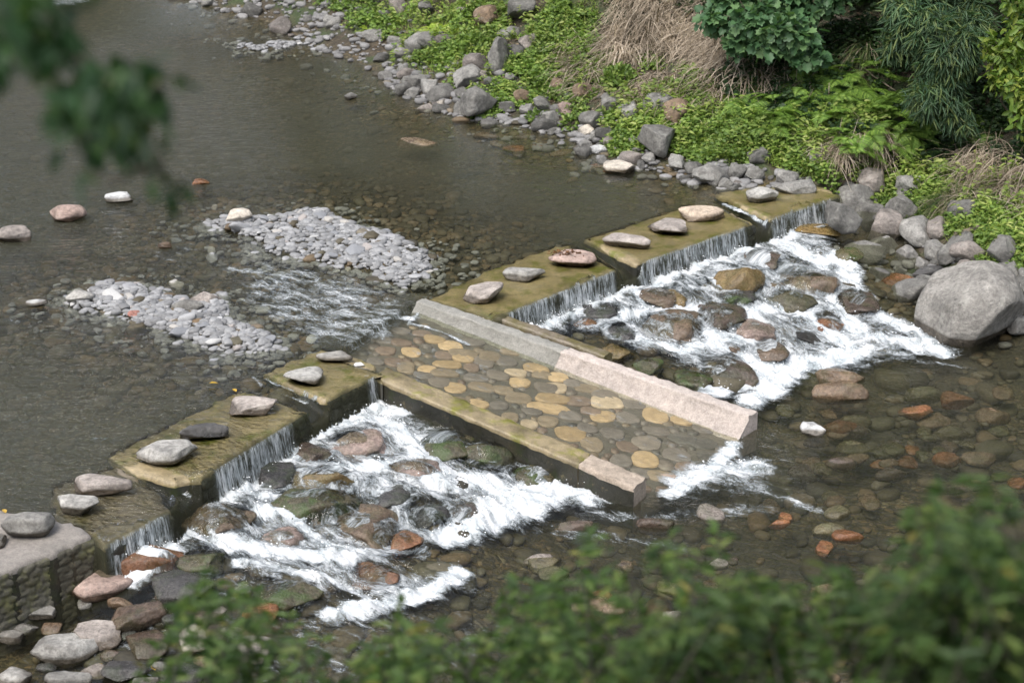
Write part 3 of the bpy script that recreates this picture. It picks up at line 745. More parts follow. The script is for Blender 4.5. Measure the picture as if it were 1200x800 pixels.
# ------------------------------------------------------------------ stones, every one a thing
BOULD = []                       # (x, y, rx, ry, top z, mode) for the water
GREY, LGREY, PGREY, BROWN, DBRN, DARK, RUST, OLIVE, YELB, CREAM, PINK, WHITE = (.185, .178, .162), (.275, .265, .243), (.285, .25, .222), (.20, .14, .09), (.11, .08, .06), (.075, .072, .07), (.26, .115, .05), (.12, .105, .055), (.26, .175, .06), (.48, .43, .36), (.34, .25, .21), (.50, .50, .49)
_seed = [100]
def rock(px, py, pw, ph, label, cat='boulder', name='boulder', group=None, color=GREY, mat='dry_rock', base='ground', hk=.5, sink=.25, sub=4, flat=0.0, box=.25, cuts=9, rough=.07, tilt=None, yaw=None, bo=None, seed=None):
    """stone seen at photo px,py with seen width/height pw,ph; hk = height : width"""
    _seed[0] += 1; sd = seed or _seed[0]
    if base == 'ground': p0 = hit(px, py + ph * .2, z_ground)
    elif base == 'water': p0 = hit(px, py + ph * .2, z_level)
    else: p0 = at(px, py + ph * .2, base)
    s = ppm(p0); dep = math.atan2(CAMZ - p0[2], p0[1]); W = pw / s
    H = hk * W; H = min(H, ph / s / math.cos(dep) * .9)
    D = (ph / s - H * math.cos(dep) * .75) / math.sin(dep); D = min(max(D, W * .45), W * 1.5)
    full = H * (1 + sink)
    c0 = at(px, py, p0[2] + H * .45)
    r = np.random.default_rng(sd)
    V, Fc = rock_verts(sd, (W, D, full), sub, cuts, rough, flat, box)
    a = r.uniform(-.25, .25) if yaw is None else yaw
    ca, sa = math.cos(a), math.sin(a)
    V = np.stack([V[:, 0] * ca - V[:, 1] * sa, V[:, 0] * sa + V[:, 1] * ca, V[:, 2]], 1)
    if tilt: V[:, 2] += V[:, 0] * tilt
    V[:, 2] += full / 2 - H * sink
    me = mesh_np(name, V, [Fc])
    o = link(name, me, M[mat], None, (c0[0], c0[1], p0[2]), np.array(color) * r.uniform(.88, 1.12))
    tag(o, label, cat, group)
    if bo: BOULD.append((c0[0], c0[1], W / 2, D / 2, p0[2] + H, bo))
    return o

# --- stepping stones on the weir
ST = 'stepping stones along the weir'
def step(px, py, pw, ph, label, color=PGREY, z=0.0, **k):
    kw = dict(cat='stepping stone', name='stepping_stone', group=ST, color=tuple(np.array(color) * 1.15), mat='step_rock', base=z, hk=.28, sink=.12, flat=.65, box=.25, cuts=13, rough=.085); kw.update(k)
    rock(px, py, pw, ph, label, **kw)
step(33, 615, 62, 36, 'round grey boulder resting alone on the dry concrete block', GREY, .06, hk=.42, flat=.35)
step(-2, 633, 20, 22, 'grey stone on the dry concrete block cut by the photo edge', GREY, .06, hk=.5, flat=.3)
step(119, 569, 77, 32, 'long pale flat stepping stone on the brown wet block', PGREY, hk=.24, yaw=-.35)
step(90, 591, 53, 27, 'small angular grey stepping stone in front of the long pale one', LGREY, hk=.34, yaw=-.2)
step(195, 531, 72, 34, 'large flat grey stepping stone with a bright edge on the mossy block', LGREY, hk=.26, box=.5)
step(239, 506, 58, 23, 'dark broken stepping stone with a hollow top', DARK, hk=.3, cuts=14, rough=.16, flat=.3)
step(297, 475, 56, 28, 'flat pale grey stepping stone at the chute end of the mossy block', PGREY, hk=.26)
step(356, 442, 48, 24, 'flat round grey stepping stone beside the water channel', LGREY, hk=.28)
step(392, 418, 44, 16, 'thin flat grey stepping stone next to the ramp entrance', LGREY, hk=.2)
step(567, 344, 50, 25, 'wedge shaped pale stepping stone nearest the grey ramp wall', PGREY, hk=.3, tilt=.10)
step(614, 321, 49, 19, 'domed pale grey stepping stone next to the wedge shaped one', LGREY, hk=.28)
step(671, 304, 56, 22, 'pinkish stepping stone with rusty debris on it', PINK, hk=.24, yaw=-.3)
step(735, 282, 58, 20, 'long flat pale stepping stone at the channel edge of the olive block', PGREY, hk=.22, yaw=-.2)
step(782, 266, 45, 23, 'pointed pale stepping stone, middle one on the olive block', PGREY, hk=.27, cuts=12)
step(823, 251, 54, 18, 'flat tan stepping stone at the far end of the olive block', (.36, .29, .22), hk=.22)
step(893, 229, 38, 19, 'domed grey stepping stone alone on the mossy end block', LGREY, hk=.4)
rock(421, 427, 13, 6, 'small white pebble on the golden weir block by the ramp', 'pebble', 'pebble', color=WHITE, mat='pebble', base=0.0, hk=.35, sub=3, sink=.1)

# --- boulders in the rapids
RG = 'wet boulders in the white water'
def rap(px, py, pw, ph, label, color, mat='wet_rock', bo='film', **k):
    kw = dict(base='water', hk=.15, sink=1.8, group=RG, cuts=10, rough=.15, bo=bo); kw.update(k)
    color = tuple((np.array(color) * .86 + .14 * np.mean(color)) * .86)
    pw, ph = pw * 1.04, ph * 1.04
    rock(px, py, pw, ph, label, color=color, mat=mat, **kw)
rap(418, 512, 74, 38, 'broad pinkish brown boulder below the ramp block corner', PINK)
rap(366, 528, 50, 30, 'dark grey boulder with a mossy top under the mossy block corner', DBRN, bo='dry')
rap(325, 555, 44, 36, 'jagged black brown boulder at the foot of the curtain of water', DARK, bo='dry', cuts=13)
rap(372, 558, 84, 20, 'low orange brown rock behind the olive one', YELB, bo='film')
rap(372, 585, 110, 46, 'wide olive boulder with green weed in mid rapid', OLIVE, 'green_rock')
rap(256, 602, 86, 48, 'wide flat grey brown boulder just below the curtains', BROWN)
rap(456, 576, 52, 36, 'sharp dark grey boulder in the middle of the white water', DARK, bo='dry', cuts=12)
rap(432, 612, 76, 54, 'smooth brown boulder washed by thin water', BROWN)
rap(474, 631, 42, 28, 'small orange brown boulder at the lower end of the rapid', RUST, bo='film')
rap(502, 601, 48, 42, 'dark grey purple boulder beside the green weed', DARK)
rap(524, 517, 66, 38, 'green weedy boulder near the low ramp wall', OLIVE, 'green_rock')
rap(572, 526, 74, 26, 'long dark green rock along the low ramp wall', OLIVE, 'green_rock')
rap(487, 547, 64, 24, 'pinkish rock nearly drowned in foam', PINK)
rap(545, 599, 34, 26, 'small purple brown rock beside the big foam tongue', DBRN)
rap(624, 552, 50, 28, 'green rock at the tail of the rapid by the low wall', OLIVE, 'green_rock')
rap(172, 652, 92, 26, 'low reddish brown rock below the first curtain of water', RUST, bo='film', hk=.2)
rap(235, 652, 60, 30, 'grey green drowned rock below the brown block', OLIVE, 'green_rock')
rap(340, 690, 78, 40, 'weedy green rock low in the rapid behind the leaves', OLIVE, 'green_rock')
rap(440, 668, 60, 30, 'reddish brown rock above the lowest foam band', RUST)
rap(330, 628, 52, 22, 'purple grey rock under thin white water', PINK)
rap(864, 321, 64, 38, 'golden brown boulder under the olive block', YELB, bo='dry', hk=.36)
rap(862, 345, 48, 24, 'dark green weedy rock in front of the golden boulder', DARK, 'green_rock', bo='film')
rap(892, 300, 46, 26, 'dark brown rock behind the golden boulder', DBRN)
rap(950, 326, 74, 28, 'long reddish brown boulder under rippling water', BROWN)
rap(925, 346, 66, 24, 'olive brown rock below the golden boulder', OLIVE)
rap(973, 376, 34, 20, 'small bright orange brown rock in mid rapid', RUST, bo='film')
rap(947, 393, 27, 18, 'small dry dark grey stone in the foam', DARK, bo='dry', mat='pool_rock')
rap(904, 408, 40, 26, 'mottled brown rock in the lower white water', BROWN)
rap(860, 406, 18, 14, 'little brown rock left of the mottled one', BROWN)
rap(850, 427, 62, 38, 'large dark brown boulder close to the pink ramp wall', DBRN)
rap(704, 361, 48, 26, 'dark rounded boulder under the first far curtain', DARK, bo='film')
rap(687, 375, 28, 16, 'small orange rock beside the grey wall', RUST, bo='film')
rap(729, 388, 34, 22, 'black wet rock in front of the far curtain', DARK, bo='film')
rap(724, 409, 40, 20, 'orange brown rock beside the ramp wall ledge', YELB, bo='film')
rap(772, 345, 44, 24, 'grey brown rock below the dark water channel', BROWN)
rap(788, 346, 30, 22, 'brown rock with foam all round it', YELB)
rap(790, 376, 74, 40, 'broad mottled rock under thin water in the far rapid', BROWN)
rap(845, 368, 60, 34, 'drowned grey rock between the foam bands', DBRN)
rap(812, 441, 46, 24, 'olive rock tucked against the pink ramp wall', OLIVE, 'green_rock')
rap(1005, 352, 50, 30, 'drowned brown rock at the far side of the rapid', DBRN)
rap(884, 383, 50, 26, 'purplish rock in the thick white water', PINK)
rap(758, 425, 40, 18, 'green weedy rock along the wall top', OLIVE, 'green_rock')

# --- stones in the lower pool
def pool(px, py, pw, ph, label, color, base=POOL - .16, mat='wet_rock', hk=.3, **k):
    kw = dict(cat='stone', name='river_stone', sink=.5, group='stones under the lower pool water'); kw.update(k)
    rock(px, py, pw, ph, label, color=color, base=base, mat=mat, hk=hk, **kw)
rock(952, 501, 30, 18, 'single pale dry stone standing out of the lower pool', 'stone', 'river_stone', None, WHITE, 'pool_rock', POOL, .42, .5)
pool(984, 440, 58, 28, 'large brown boulder drowned at the tail of the far rapid', BROWN, POOL - .06)
pool(985, 457, 66, 26, 'flat reddish brown boulder below the far rapid', BROWN, POOL - .02)
pool(945, 445, 50, 26, 'olive brown boulder under clear water near the wall end', OLIVE)
pool(1122, 468, 40, 18, 'rounded orange stone under the far pool', RUST)
pool(1085, 460, 50, 18, 'long olive slab under the far pool', OLIVE)
for k in range(48):
    while True:
        px, py = rng.uniform(900, 1200), rng.uniform(440, 600)
        if rng.uniform() < math.exp(-((px - 1060) / 110) ** 2 - ((py - 525) / 32) ** 2) + .14: break
    pool(px, py, rng.uniform(16, 46), rng.uniform(9, 22), 'brown stone lying under the clear water of the lower pool', [BROWN, OLIVE, DBRN, OLIVE, BROWN, RUST][k % 6], POOL - rng.uniform(.08, .22), sub=3)

# --- side pool at the foot of the dry block
SP_ = 'flat stones in the shallow side pool'
def sp(px, py, pw, ph, label, color, mat='pool_rock', **k):
    kw = dict(cat='stone', name='river_stone', base='water', hk=.26, sink=.5, flat=.6, group=SP_); kw.update(k)
    rock(px, py, pw, ph, label, color=color, mat=mat, **kw)
sp(119, 683, 70, 38, 'oval pinkish grey stone near the masonry wall', PINK, yaw=.5)
sp(217, 687, 76, 44, 'big black wet stone with yellow leaves', DARK, 'wet_rock', cuts=13)
sp(163, 720, 66, 34, 'dark brown wet stone below the oval one', DBRN, 'wet_rock', hk=.3, yaw=.3)
sp(114, 742, 56, 34, 'mottled grey brown stone in the side pool', PGREY, flat=.4)
sp(76, 759, 80, 36, 'widest light grey stone in the side pool', LGREY, flat=.8)
sp(172, 755, 52, 38, 'dark wet stone just beside the pale angular one', DBRN, 'wet_rock', cuts=12)
sp(226, 748, 44, 40, 'pale angular stone partly behind the leaves', CREAM, cuts=13)
sp(254, 742, 28, 26, 'small pale stone beside the angular one', PGREY)
sp(236, 724, 44, 18, 'dark red brown stone behind the pale angular one', DBRN, 'wet_rock')
sp(48, 717, 37, 22, 'small pale grey stone at the foot of the masonry', LGREY)
sp(13, 745, 30, 15, 'narrow grey stone at the pool edge', LGREY, hk=.3)
sp(147, 786, 56, 26, 'black wet stone at the bottom of the side pool', DARK, 'wet_rock')
sp(80, 796, 56, 20, 'rounded grey stone at the bottom of the photo', GREY)
sp(18, 792, 42, 24, 'pale cracked stone in the bottom corner', LGREY, cuts=12)
sp(216, 790, 56, 26, 'dark grey wet slab next to the black stone', DARK, 'wet_rock')
sp(170, 800, 34, 12, 'small white stone between two black ones', LGREY)
sp(296, 760, 52, 34, 'pale stone seen through the twigs', PGREY)
sp(305, 715, 44, 26, 'reddish stone seen through the leaves', RUST, 'wet_rock')
for k in range(16):
    px, py = [(100, 705), (140, 705), (190, 700), (255, 715), (205, 725), (30, 735), (60, 735), (130, 765), (110, 785), (55, 780), (190, 780), (240, 772), (265, 790), (270, 740), (150, 742), (285, 690)][k]
    rock(px, py, rng.uniform(18, 34), rng.uniform(11, 18), 'small wet stone between the flat stones of the side pool', 'stone', 'river_stone', 'small stones of the side pool', [GREY, BROWN, DBRN, PGREY, DARK][k % 5], 'wet_rock', 'water', .28, .6, 3)
for k in range(26):
    px, py = rng.uniform(630, 1010), rng.uniform(600, 730)
    rock(px, py, rng.uniform(16, 50), rng.uniform(10, 26), 'brown wet stone at the near edge of the pool behind the leaves', 'stone', 'river_stone', 'stones at the near edge of the pool', [BROWN, DBRN, RUST, OLIVE, PGREY][k % 5], 'wet_rock', POOL - .04, .3, .5, 3)

# --- stones standing in the upper river
UP = None
rock(80, 249, 42, 21, 'pinkish rounded boulder standing in the upper river', color=PINK, mat='pool_rock', base=.016, hk=.42, group=UP, box=.1)
rock(139, 231, 33, 13, 'flat white stone in the upper river', color=WHITE, mat='pool_rock', base=.016, hk=.3, group=UP, flat=.6)
rock(15, 274, 42, 20, 'grey boulder by the photo edge in the upper river', color=PGREY, mat='pool_rock', base=.016, hk=.4, group=UP)
rock(235, 213, 22, 9, 'small reddish stone just breaking the upper water', color=RUST, mat='wet_rock', base=.0, hk=.25, group=UP)
rock(411, 112, 16, 11, 'small blue grey stone off the stony shore', color=GREY, mat='pool_rock', base=.016, hk=.5, group=UP)
rock(489, 168, 52, 16, 'long brown rock just under the upper water', color=BROWN, mat='wet_rock', base=-.07, hk=.18, group=UP)
rock(545, 194, 40, 10, 'dark brown sunken slab in the upper river', color=DBRN, mat='wet_rock', base=-.14, hk=.15, group=UP)
rock(726, 195, 40, 17, 'flat pale stone by the bank in the upper river', color=CREAM, mat='pool_rock', base=.016, hk=.22, group=UP, flat=.7)
rock(280, 253, 32, 20, 'cream coloured stone on the far gravel bar', color=CREAM, mat='dry_rock', base='ground', hk=.5, group=UP)
rock(193, 287, 17, 9, 'small brown stone between the gravel bars', color=BROWN, mat='pool_rock', base=.016, hk=.35, group=UP)
rock(240, 349, 42, 17, 'flat tan stone topping the near gravel bar', color=PGREY, mat='dry_rock', base='ground', hk=.3)
rock(220, 358, 40, 15, 'flat blue grey stone topping the near gravel bar', color=GREY, mat='dry_rock', base='ground', hk=.3)
rock(93, 347, 34, 15, 'large pale stone at the tip of the near gravel bar', color=LGREY, mat='dry_rock', base='ground', hk=.4)
rock(43, 355, 26, 9, 'white stone standing off the near gravel bar', color=WHITE, mat='pool_rock', base=.016, hk=.3)
rock(158, 367, 17, 8, 'small reddish pink stone on the near gravel bar', color=(.42, .2, .16), mat='dry_rock', base='ground', hk=.4, sub=3)
for k in range(30):
    px, py = rng.uniform(560, 860), rng.uniform(140, 215)
    py = 140 + (px - 560) * .18 + rng.uniform(0, 34)
    rock(px, py, rng.uniform(14, 38), rng.uniform(6, 11), 'brown stone under the upper river water along the bank', 'stone', 'river_stone', 'sunken stones along the upper bank', [BROWN, OLIVE, DBRN, BROWN, RUST][k % 5], 'wet_rock', -.10, .2, .5, 3)

# --- bank boulders
def bk(px, py, pw, ph, label, color=GREY, **k):
    kw = dict(hk=.62, sink=.35, mat='bank_rock', cuts=13, box=.3, rough=.09); kw.update(k)
    color = tuple(np.array(color) * .82)
    if px > 975 and pw < 60: pw, ph = pw * 1.2, ph * 1.2
    rock(px, py, pw, ph, label, color=color, **kw)
bk(1137, 352, 124, 100, 'giant smooth grey boulder at the edge of the pool', (.265, .25, .225), hk=.60, sub=5, cuts=4, rough=.06, box=.12, base=POOL, sink=.4, tilt=.16, seed=411, mat='giant_rock')
bk(771, 160, 46, 42, 'big angular grey boulder on the far bank above the weir', GREY, cuts=14, seed=77)
bk(795, 127, 34, 28, 'brown grey boulder in the green cover up the bank', BROWN)
bk(760, 184, 17, 18, 'small pale boulder under the big angular one', LGREY)
bk(793, 189, 20, 20, 'pale round boulder beside the angular one at the water', LGREY)
bk(560, 118, 44, 34, 'split grey boulder at the shoreline', GREY, cuts=13)
bk(541, 127, 20, 22, 'small cracked boulder next to the split one', GREY)
bk(618, 127, 18, 18, 'upright grey stone at the shoreline', LGREY)
bk(645, 137, 22, 14, 'flat grey stone at the shoreline', LGREY)
bk(692, 140, 26, 20, 'rounded grey boulder above the water edge', GREY)
bk(699, 159, 20, 14, 'light grey stone below the rounded boulder', LGREY)
bk(687, 151, 17, 14, 'tan stone in the shoreline pile', CREAM)
bk(687, 170, 17, 12, 'light stone at the waterline of the pile', LGREY)
bk(702, 175, 20, 10, 'white flat stone at the waterline', WHITE)
bk(683, 105, 24, 26, 'leaning grey brown boulder below the straw heap', BROWN)
bk(716, 118, 24, 18, 'rounded grey boulder under the small green bush', GREY)
bk(737, 128, 26, 20, 'pale grey boulder between green clumps', LGREY)
bk(663, 127, 18, 22, 'tan upright stone among the shoreline boulders', PINK)
bk(584, 61, 24, 42, 'tall upright grey boulder on the far bank', GREY, hk=1.4)
bk(596, 39, 28, 14, 'flat topped grey boulder high on the bank', GREY)
bk(618, 47, 22, 22, 'grey boulder next to the straw', PGREY)
bk(570, 17, 32, 22, 'brownish boulder at the top of the far bank', BROWN)
bk(611, 6, 34, 28, 'dark grey boulder at the very top of the far bank', GREY)
bk(501, 47, 26, 22, 'smooth grey boulder half covered by plants', GREY)
bk(499, 8, 20, 20, 'grey stone at the top edge among ferns', GREY)
bk(438, 41, 32, 11, 'flat grey slab on the stony shore', LGREY)
bk(464, 47, 22, 10, 'flat pale slab beside the ferns', LGREY)
bk(486, 96, 32, 15, 'long grey stone at the stony shore', GREY)
bk(503, 101, 22, 19, 'pale rounded stone at the stony shore', LGREY)
bk(483, 108, 19, 12, 'pale small stone touching the water', LGREY)
bk(472, 62, 24, 13, 'grey stone in the middle of the stony shore', LGREY)
bk(500, 126, 26, 8, 'flat stone at the water edge', PGREY)
bk(517, 121, 13, 9, 'cream coloured round stone at the water edge', CREAM)
bk(548, 86, 34, 28, 'lichen covered boulder beside the lime fern', LGREY)
bk(633, 93, 13, 12, 'small grey stone among leaves', LGREY)
bk(652, 97, 16, 14, 'small brown stone among leaves', BROWN)
bk(611, 111, 20, 12, 'rust brown flat stone on the bank', BROWN)
bk(636, 120, 22, 13, 'grey stone partly under ground cover', GREY)
bk(594, 123, 20, 10, 'low grey stone between two boulders', GREY)
bk(989, 250, 37, 31, 'grey boulder at the end of the weir', GREY, seed=83, base=-.12)
bk(1021, 209, 28, 22, 'rounded boulder topmost of the pile by the weir end', PGREY)
bk(1003, 230, 38, 24, 'weathered boulder above the weir end', GREY)
bk(1019, 248, 30, 17, 'dark boulder in the pile by the weir end', GREY)
bk(1065, 214, 26, 20, 'pale boulder up in the green leaves', LGREY)
bk(1058, 226, 17, 14, 'small boulder under the pale one', GREY)
bk(1056, 241, 32, 22, 'dark grey slab in the boulder pile', GREY)
bk(825, 203, 30, 24, 'rounded lichen boulder at the water above the weir', LGREY)
bk(852, 215, 20, 14, 'small blue grey stone in the water by the weir', GREY)
bk(923, 207, 27, 18, 'grey boulder at the upstream edge of the end block', LGREY)
bk(932, 219, 50, 15, 'long grey stepping slab at the bank end of the weir', LGREY, flat=.6, base=.0)
bk(864, 199, 22, 16, 'grey stone below the green cover', GREY)
bk(884, 202, 24, 14, 'flat grey stone below the green cover', GREY)
bk(957, 184, 18, 16, 'grey stone half buried in leaves', GREY)
bk(1031, 289, 37, 24, 'light grey boulder standing by the rapid', LGREY, base=POOL)
bk(1041, 263, 42, 30, 'large weathered boulder in the middle of the pile', PGREY)
bk(1074, 269, 34, 28, 'light rounded boulder in the pile', LGREY)
bk(1099, 266, 24, 22, 'grey brown boulder under the sedge', PGREY)
bk(1018, 240, 20, 14, 'little grey stone in the pile', GREY)
bk(1097, 289, 24, 22, 'pale pointed boulder behind the giant one', LGREY)
bk(1112, 297, 24, 17, 'grey slab behind the giant boulder', GREY)
bk(1080, 307, 15, 16, 'small upright grey stone near the rusty rock', LGREY)
bk(1134, 292, 36, 16, 'flat grey slab above the giant boulder', PGREY)
bk(1089, 319, 34, 11, 'dark flat slab beside the giant boulder', DARK)
bk(1084, 331, 24, 20, 'blue grey leaning stone touching the giant boulder', GREY)
bk(1064, 297, 24, 16, 'mixed grey stone above the dark slab', LGREY)
bk(1193, 347, 18, 30, 'grey boulder at the photo edge beside the giant one', GREY)
bk(1191, 377, 22, 34, 'lower grey boulder at the photo edge', GREY, base=POOL + .05)
bk(1175, 290, 30, 30, 'mossy boulder above the giant one', GREY)
bk(1180, 318, 24, 24, 'boulder tucked behind the giant one', GREY)
bk(1210, 330, 30, 40, 'partly hidden grey boulder behind the two stacked at the edge', GREY)
rock(1052, 331, 40, 25, 'rust coloured wet boulder between rapid and bank', color=RUST, mat='wet_rock', base=POOL, hk=.4, bo='dry')
rock(1022, 320, 36, 20, 'dark green brown wet rock at the bank side of the rapid', color=OLIVE, mat='green_rock', base=POOL, hk=.3, bo='dry')
rock(995, 298, 34, 20, 'green algae covered rock below the weir end', color=OLIVE, mat='green_rock', base='water', hk=.3, bo='dry')
rock(960, 268, 60, 18, 'wide brown rock under the water below the end block', color=YELB, mat='wet_rock', base='water', hk=.1, bo='film')

# --- the smaller stones of the rubble shore: one kind, many copies
protos = [rock_verts(900 + k, (1, 1, 1), 3, 11, .06, .3, .3) for k in range(10)]
pm = [mesh_np('bank_stone', v, [f]) for v, f in protos]
for m_ in pm: m_.materials.append(M['bank_rock'])
def put(mesh, name, x, y, z, sx, sy, sz, col, label, cat, group):
    o = bpy.data.objects.new(name, mesh); COL.objects.link(o); o.location = (x, y, z); o.scale = (sx, sy, sz)
    o.rotation_euler = (rng.normal(0, .2), rng.normal(0, .2), rng.uniform(0, 6.28)); o.color = (*col, 1)
    return tag(o, label, cat, group)
fl = np.array(FAR[2:-3]); seg = np.linalg.norm(np.diff(fl, axis=0), axis=1); cum = np.concatenate([[0], np.cumsum(seg)])
taken = []
n = 0
while n < 190:
    d = rng.uniform(3, cum[-1]); i = int(np.searchsorted(cum, d) - 1); t = (d - cum[i]) / seg[i]
    p = fl[i] * (1 - t) + fl[i + 1] * t; tg_ = (fl[i + 1] - fl[i]) / seg[i]; nr = np.array([-tg_[1], tg_[0]])
    s = abs(rng.normal(0, .75)) - .28 if p[1] < 31 else abs(rng.normal(0, 1.1)) - .2
    p = p + nr * s; r = float(np.clip(rng.lognormal(-2.1, .55), .05, .34))
    if any((p[0] - a) ** 2 + (p[1] - b) ** 2 < (.75 * (r + c)) ** 2 for a, b, c in taken): continue
    if crest_q(p[0], p[1]) > -.9 and crest_q(p[0], p[1]) < .2 and s < .3: continue
    taken.append((p[0], p[1], r)); z = float(z_ground(p[0], p[1]))
    g = rng.uniform(.5, 1.0); col = tuple(np.array([LGREY, GREY, GREY, PGREY][int(rng.integers(4))]) * g)
    put(pm[n % 10], 'bank_stone', p[0], p[1], z + r * .25, r * 2.1, r * rng.uniform(1.3, 1.9), r * rng.uniform(1.0, 1.5), col,
        'small grey stone in the rubble along the upper shore' if p[1] > 27 else 'small grey stone in the rubble along the bank near the weir', 'stone', 'rubble stones along the far bank' if p[1] > 27 else 'rubble stones near the weir end'); n += 1

# --- gravel bars: pebbles as things, the fine rest as stuff
pp = [mesh_np('pebble', *[q if j == 0 else [q] for j, q in enumerate(rock_verts(950 + k, (1, 1, 1), 3, 12, .10, .4, .25))]) for k in range(10)]
for m_ in pp: m_.materials.append(M['pebble'])
PCOL = [(.30, .30, .305), (.36, .36, .36), (.42, .42, .415), (.25, .255, .265), (.38, .36, .33), (.46, .455, .44), (.33, .30, .28), (.21, .215, .225)]
bar_lab = ['grey pebble lying on the far gravel bar', 'grey pebble lying on the near gravel bar', 'grey pebble on the little gravel spit']
bar_grp = ['pebbles of the far gravel bar', 'pebbles of the near gravel bar', 'pebbles of the gravel spit']
def in_poly(P):
    a = np.array(P); lo, hi = a.min(0) - .25, a.max(0) + .25
    while True:
        p = rng.uniform(lo - .35, hi + .35); s = float(poly_sd(p[0], p[1], P)) + .25 * (float(vn(p[0] * 3, p[1] * 3, 5)) - .5)
        if s > -.06 or (s > -.55 and rng.uniform() < .07): return p, s
for bi, (B, cnt) in enumerate(zip(BARW, (140, 128, 16))):
    done_ = []; tries = 0
    while len(done_) < cnt and tries < 9000:
        tries += 1; p, s = in_poly(B); r = float(np.clip(rng.lognormal(-2.88, .45), .03, .14)) * (.85 if bi == 2 else 1)
        if any((p[0] - a) ** 2 + (p[1] - b) ** 2 < (.80 * (r + c)) ** 2 for a, b, c in done_): continue
        done_.append((p[0], p[1], r)); z = max(float(z_ground(p[0], p[1])), -.05)
        put(pp[len(done_) % 10], 'pebble', p[0], p[1], z + r * .2, r * 2.2, r * rng.uniform(1.2, 1.8), r * rng.uniform(.6, 1.0), tuple(np.array(PCOL[int(rng.integers(8))]) * .82), bar_lab[bi], 'pebble', bar_grp[bi])

def scatter(name, pts, rad, mat, label, cat, sub=2, flat=.6, n_pro=8, color=(.34, .34, .34)):
    mb = MB(); pr = [rock_verts(990 + k, (1, 1, 1), sub, 6, .05, .3, .2) for k in range(n_pro)]
    for k in range(n_pro):
        sel = np.arange(k, len(pts), n_pro)
        if not len(sel): continue
        V, F = pr[k]; a = rng.uniform(0, 6.28, len(sel)); r = rad[sel]
        sx, sy, sz = r * 2.1, r * rng.uniform(1.2, 1.8, len(sel)), r * rng.uniform(.8, 1.3, len(sel)) * flat * 1.6
        x = V[None, :, 0] * sx[:, None]; y = V[None, :, 1] * sy[:, None]
        W_ = np.stack([x * np.cos(a)[:, None] - y * np.sin(a)[:, None], x * np.sin(a)[:, None] + y * np.cos(a)[:, None], V[None, :, 2] * sz[:, None]], -1) + pts[sel][:, None, :]
        mb.add(W_.reshape(-1, 3), (F[None] + (np.arange(len(sel)) * len(V))[:, None, None]).reshape(-1, 3))
    o = link(name, mb.mesh(name), mat, color=color); return tag(o, label, cat, kind='stuff')
P_ = []; R_ = []
for bi, (B, cnt) in enumerate(zip(BARW, (2300, 2100, 260))):
    for k in range(cnt):
        p, s = in_poly(B); r = float(np.clip(rng.lognormal(-3.25, .38), .018, .08)); z = max(float(z_ground(p[0], p[1])), -.03) if s > -.02 else max(float(z_ground(p[0], p[1])), -.06)
        P_.append((p[0], p[1], z + r * .2)); R_.append(r)
scatter('gravel', np.array(P_), np.array(R_), M['pebble'], 'pale grey gravel of the gravel bars', 'gravel', color=(.24, .24, .24)); P_ = []; R_ = []
for k in range(2200):            # fine stones of the shore
    d = rng.uniform(2, cum[-1]); i = int(np.searchsorted(cum, d) - 1); t = (d - cum[i]) / seg[i]
    p = fl[i] * (1 - t) + fl[i + 1] * t; tg_ = (fl[i + 1] - fl[i]) / seg[i]; nr = np.array([-tg_[1], tg_[0]])
    p = p + nr * (rng.normal(.1, .35) if p[1] < 31 else rng.normal(.45, .5))
    if abs(crest_q(p[0], p[1])) < .5: continue
    r = float(np.clip(rng.lognormal(-2.95, .45), .025, .11)); P_.append((p[0], p[1], max(float(z_ground(p[0], p[1])), -.75) + r * .2)); R_.append(r)
scatter('shore_gravel', np.array(P_), np.array(R_), M['pebble'], 'dull grey gravel along the stony shore', 'gravel', color=(.20, .195, .19))

# --- cobbles of the river bed seen through the water
P_ = []; R_ = []
def bedpts(n, f, lo, hi, mu, sg):
    k = 0
    while k < n:
        p = rng.uniform(lo, hi)
        if rng.uniform() > f(p): continue
        z = float(z_ground(p[0], p[1])); r = float(np.clip(rng.lognormal(mu, sg), .03, .26)); P_.append((p[0], p[1], z + r * .12)); R_.append(r); k += 1
def fu(p):
    if crest_q(p[0], p[1]) > -.55 or line_sd(p[0], p[1], FAR) > .1: return 0
    b = float(bars(p[0], p[1])); return .06 + .94 * math.exp(-max(-b, 0) / 1.1) if b < .05 else .1
bedpts(4800, fu, (-8, 18), (4, 34), -3.0, .42)
def fd(p):
    if crest_q(p[0], p[1]) < .5 or line_sd(p[0], p[1], FAR) > .2 or poly_sd(p[0], p[1], RAMP) > -.1: return 0
    return .3 + .7 * float(vn(p[0] * .9, p[1] * .9, 8))
bedpts(2500, fd, (-6, 13), (9, 25), -2.65, .45)
scatter('bed_cobbles', np.array(P_), np.array(R_), M['cobble'], 'brown cobbles of the river bed under the water', 'cobbles')
# ------------------------------------------------------------------ water: one sheet, its level, foam and flow worked out from the boulders
def hw(px, py): return tuple(hit(px, py, z_level)[:2])
RL = [hw(*p) for p in [(118, 654), (160, 618), (198, 598), (236, 570), (300, 525), (365, 488), (437, 442), (470, 462), (520, 492), (590, 522), (650, 548), (710, 576), (725, 588), (690, 598), (650, 612), (606, 628), (560, 636), (520, 640), (524, 664), (575, 690), (540, 706), (470, 716), (402, 730), (388, 716), (424, 700), (350, 706), (310, 690), (268, 668), (228, 648), (190, 640), (150, 656)]]
RR = [hw(*p) for p in [(606, 374), (722, 322), (748, 312), (884, 264), (908, 262), (975, 238), (985, 262), (992, 290), (1012, 330), (1036, 372), (1080, 395), (1118, 418), (1070, 424), (1012, 428), (1010, 442), (952, 436), (925, 444), (915, 466), (890, 480), (845, 462), (800, 440), (720, 408), (660, 392)]]
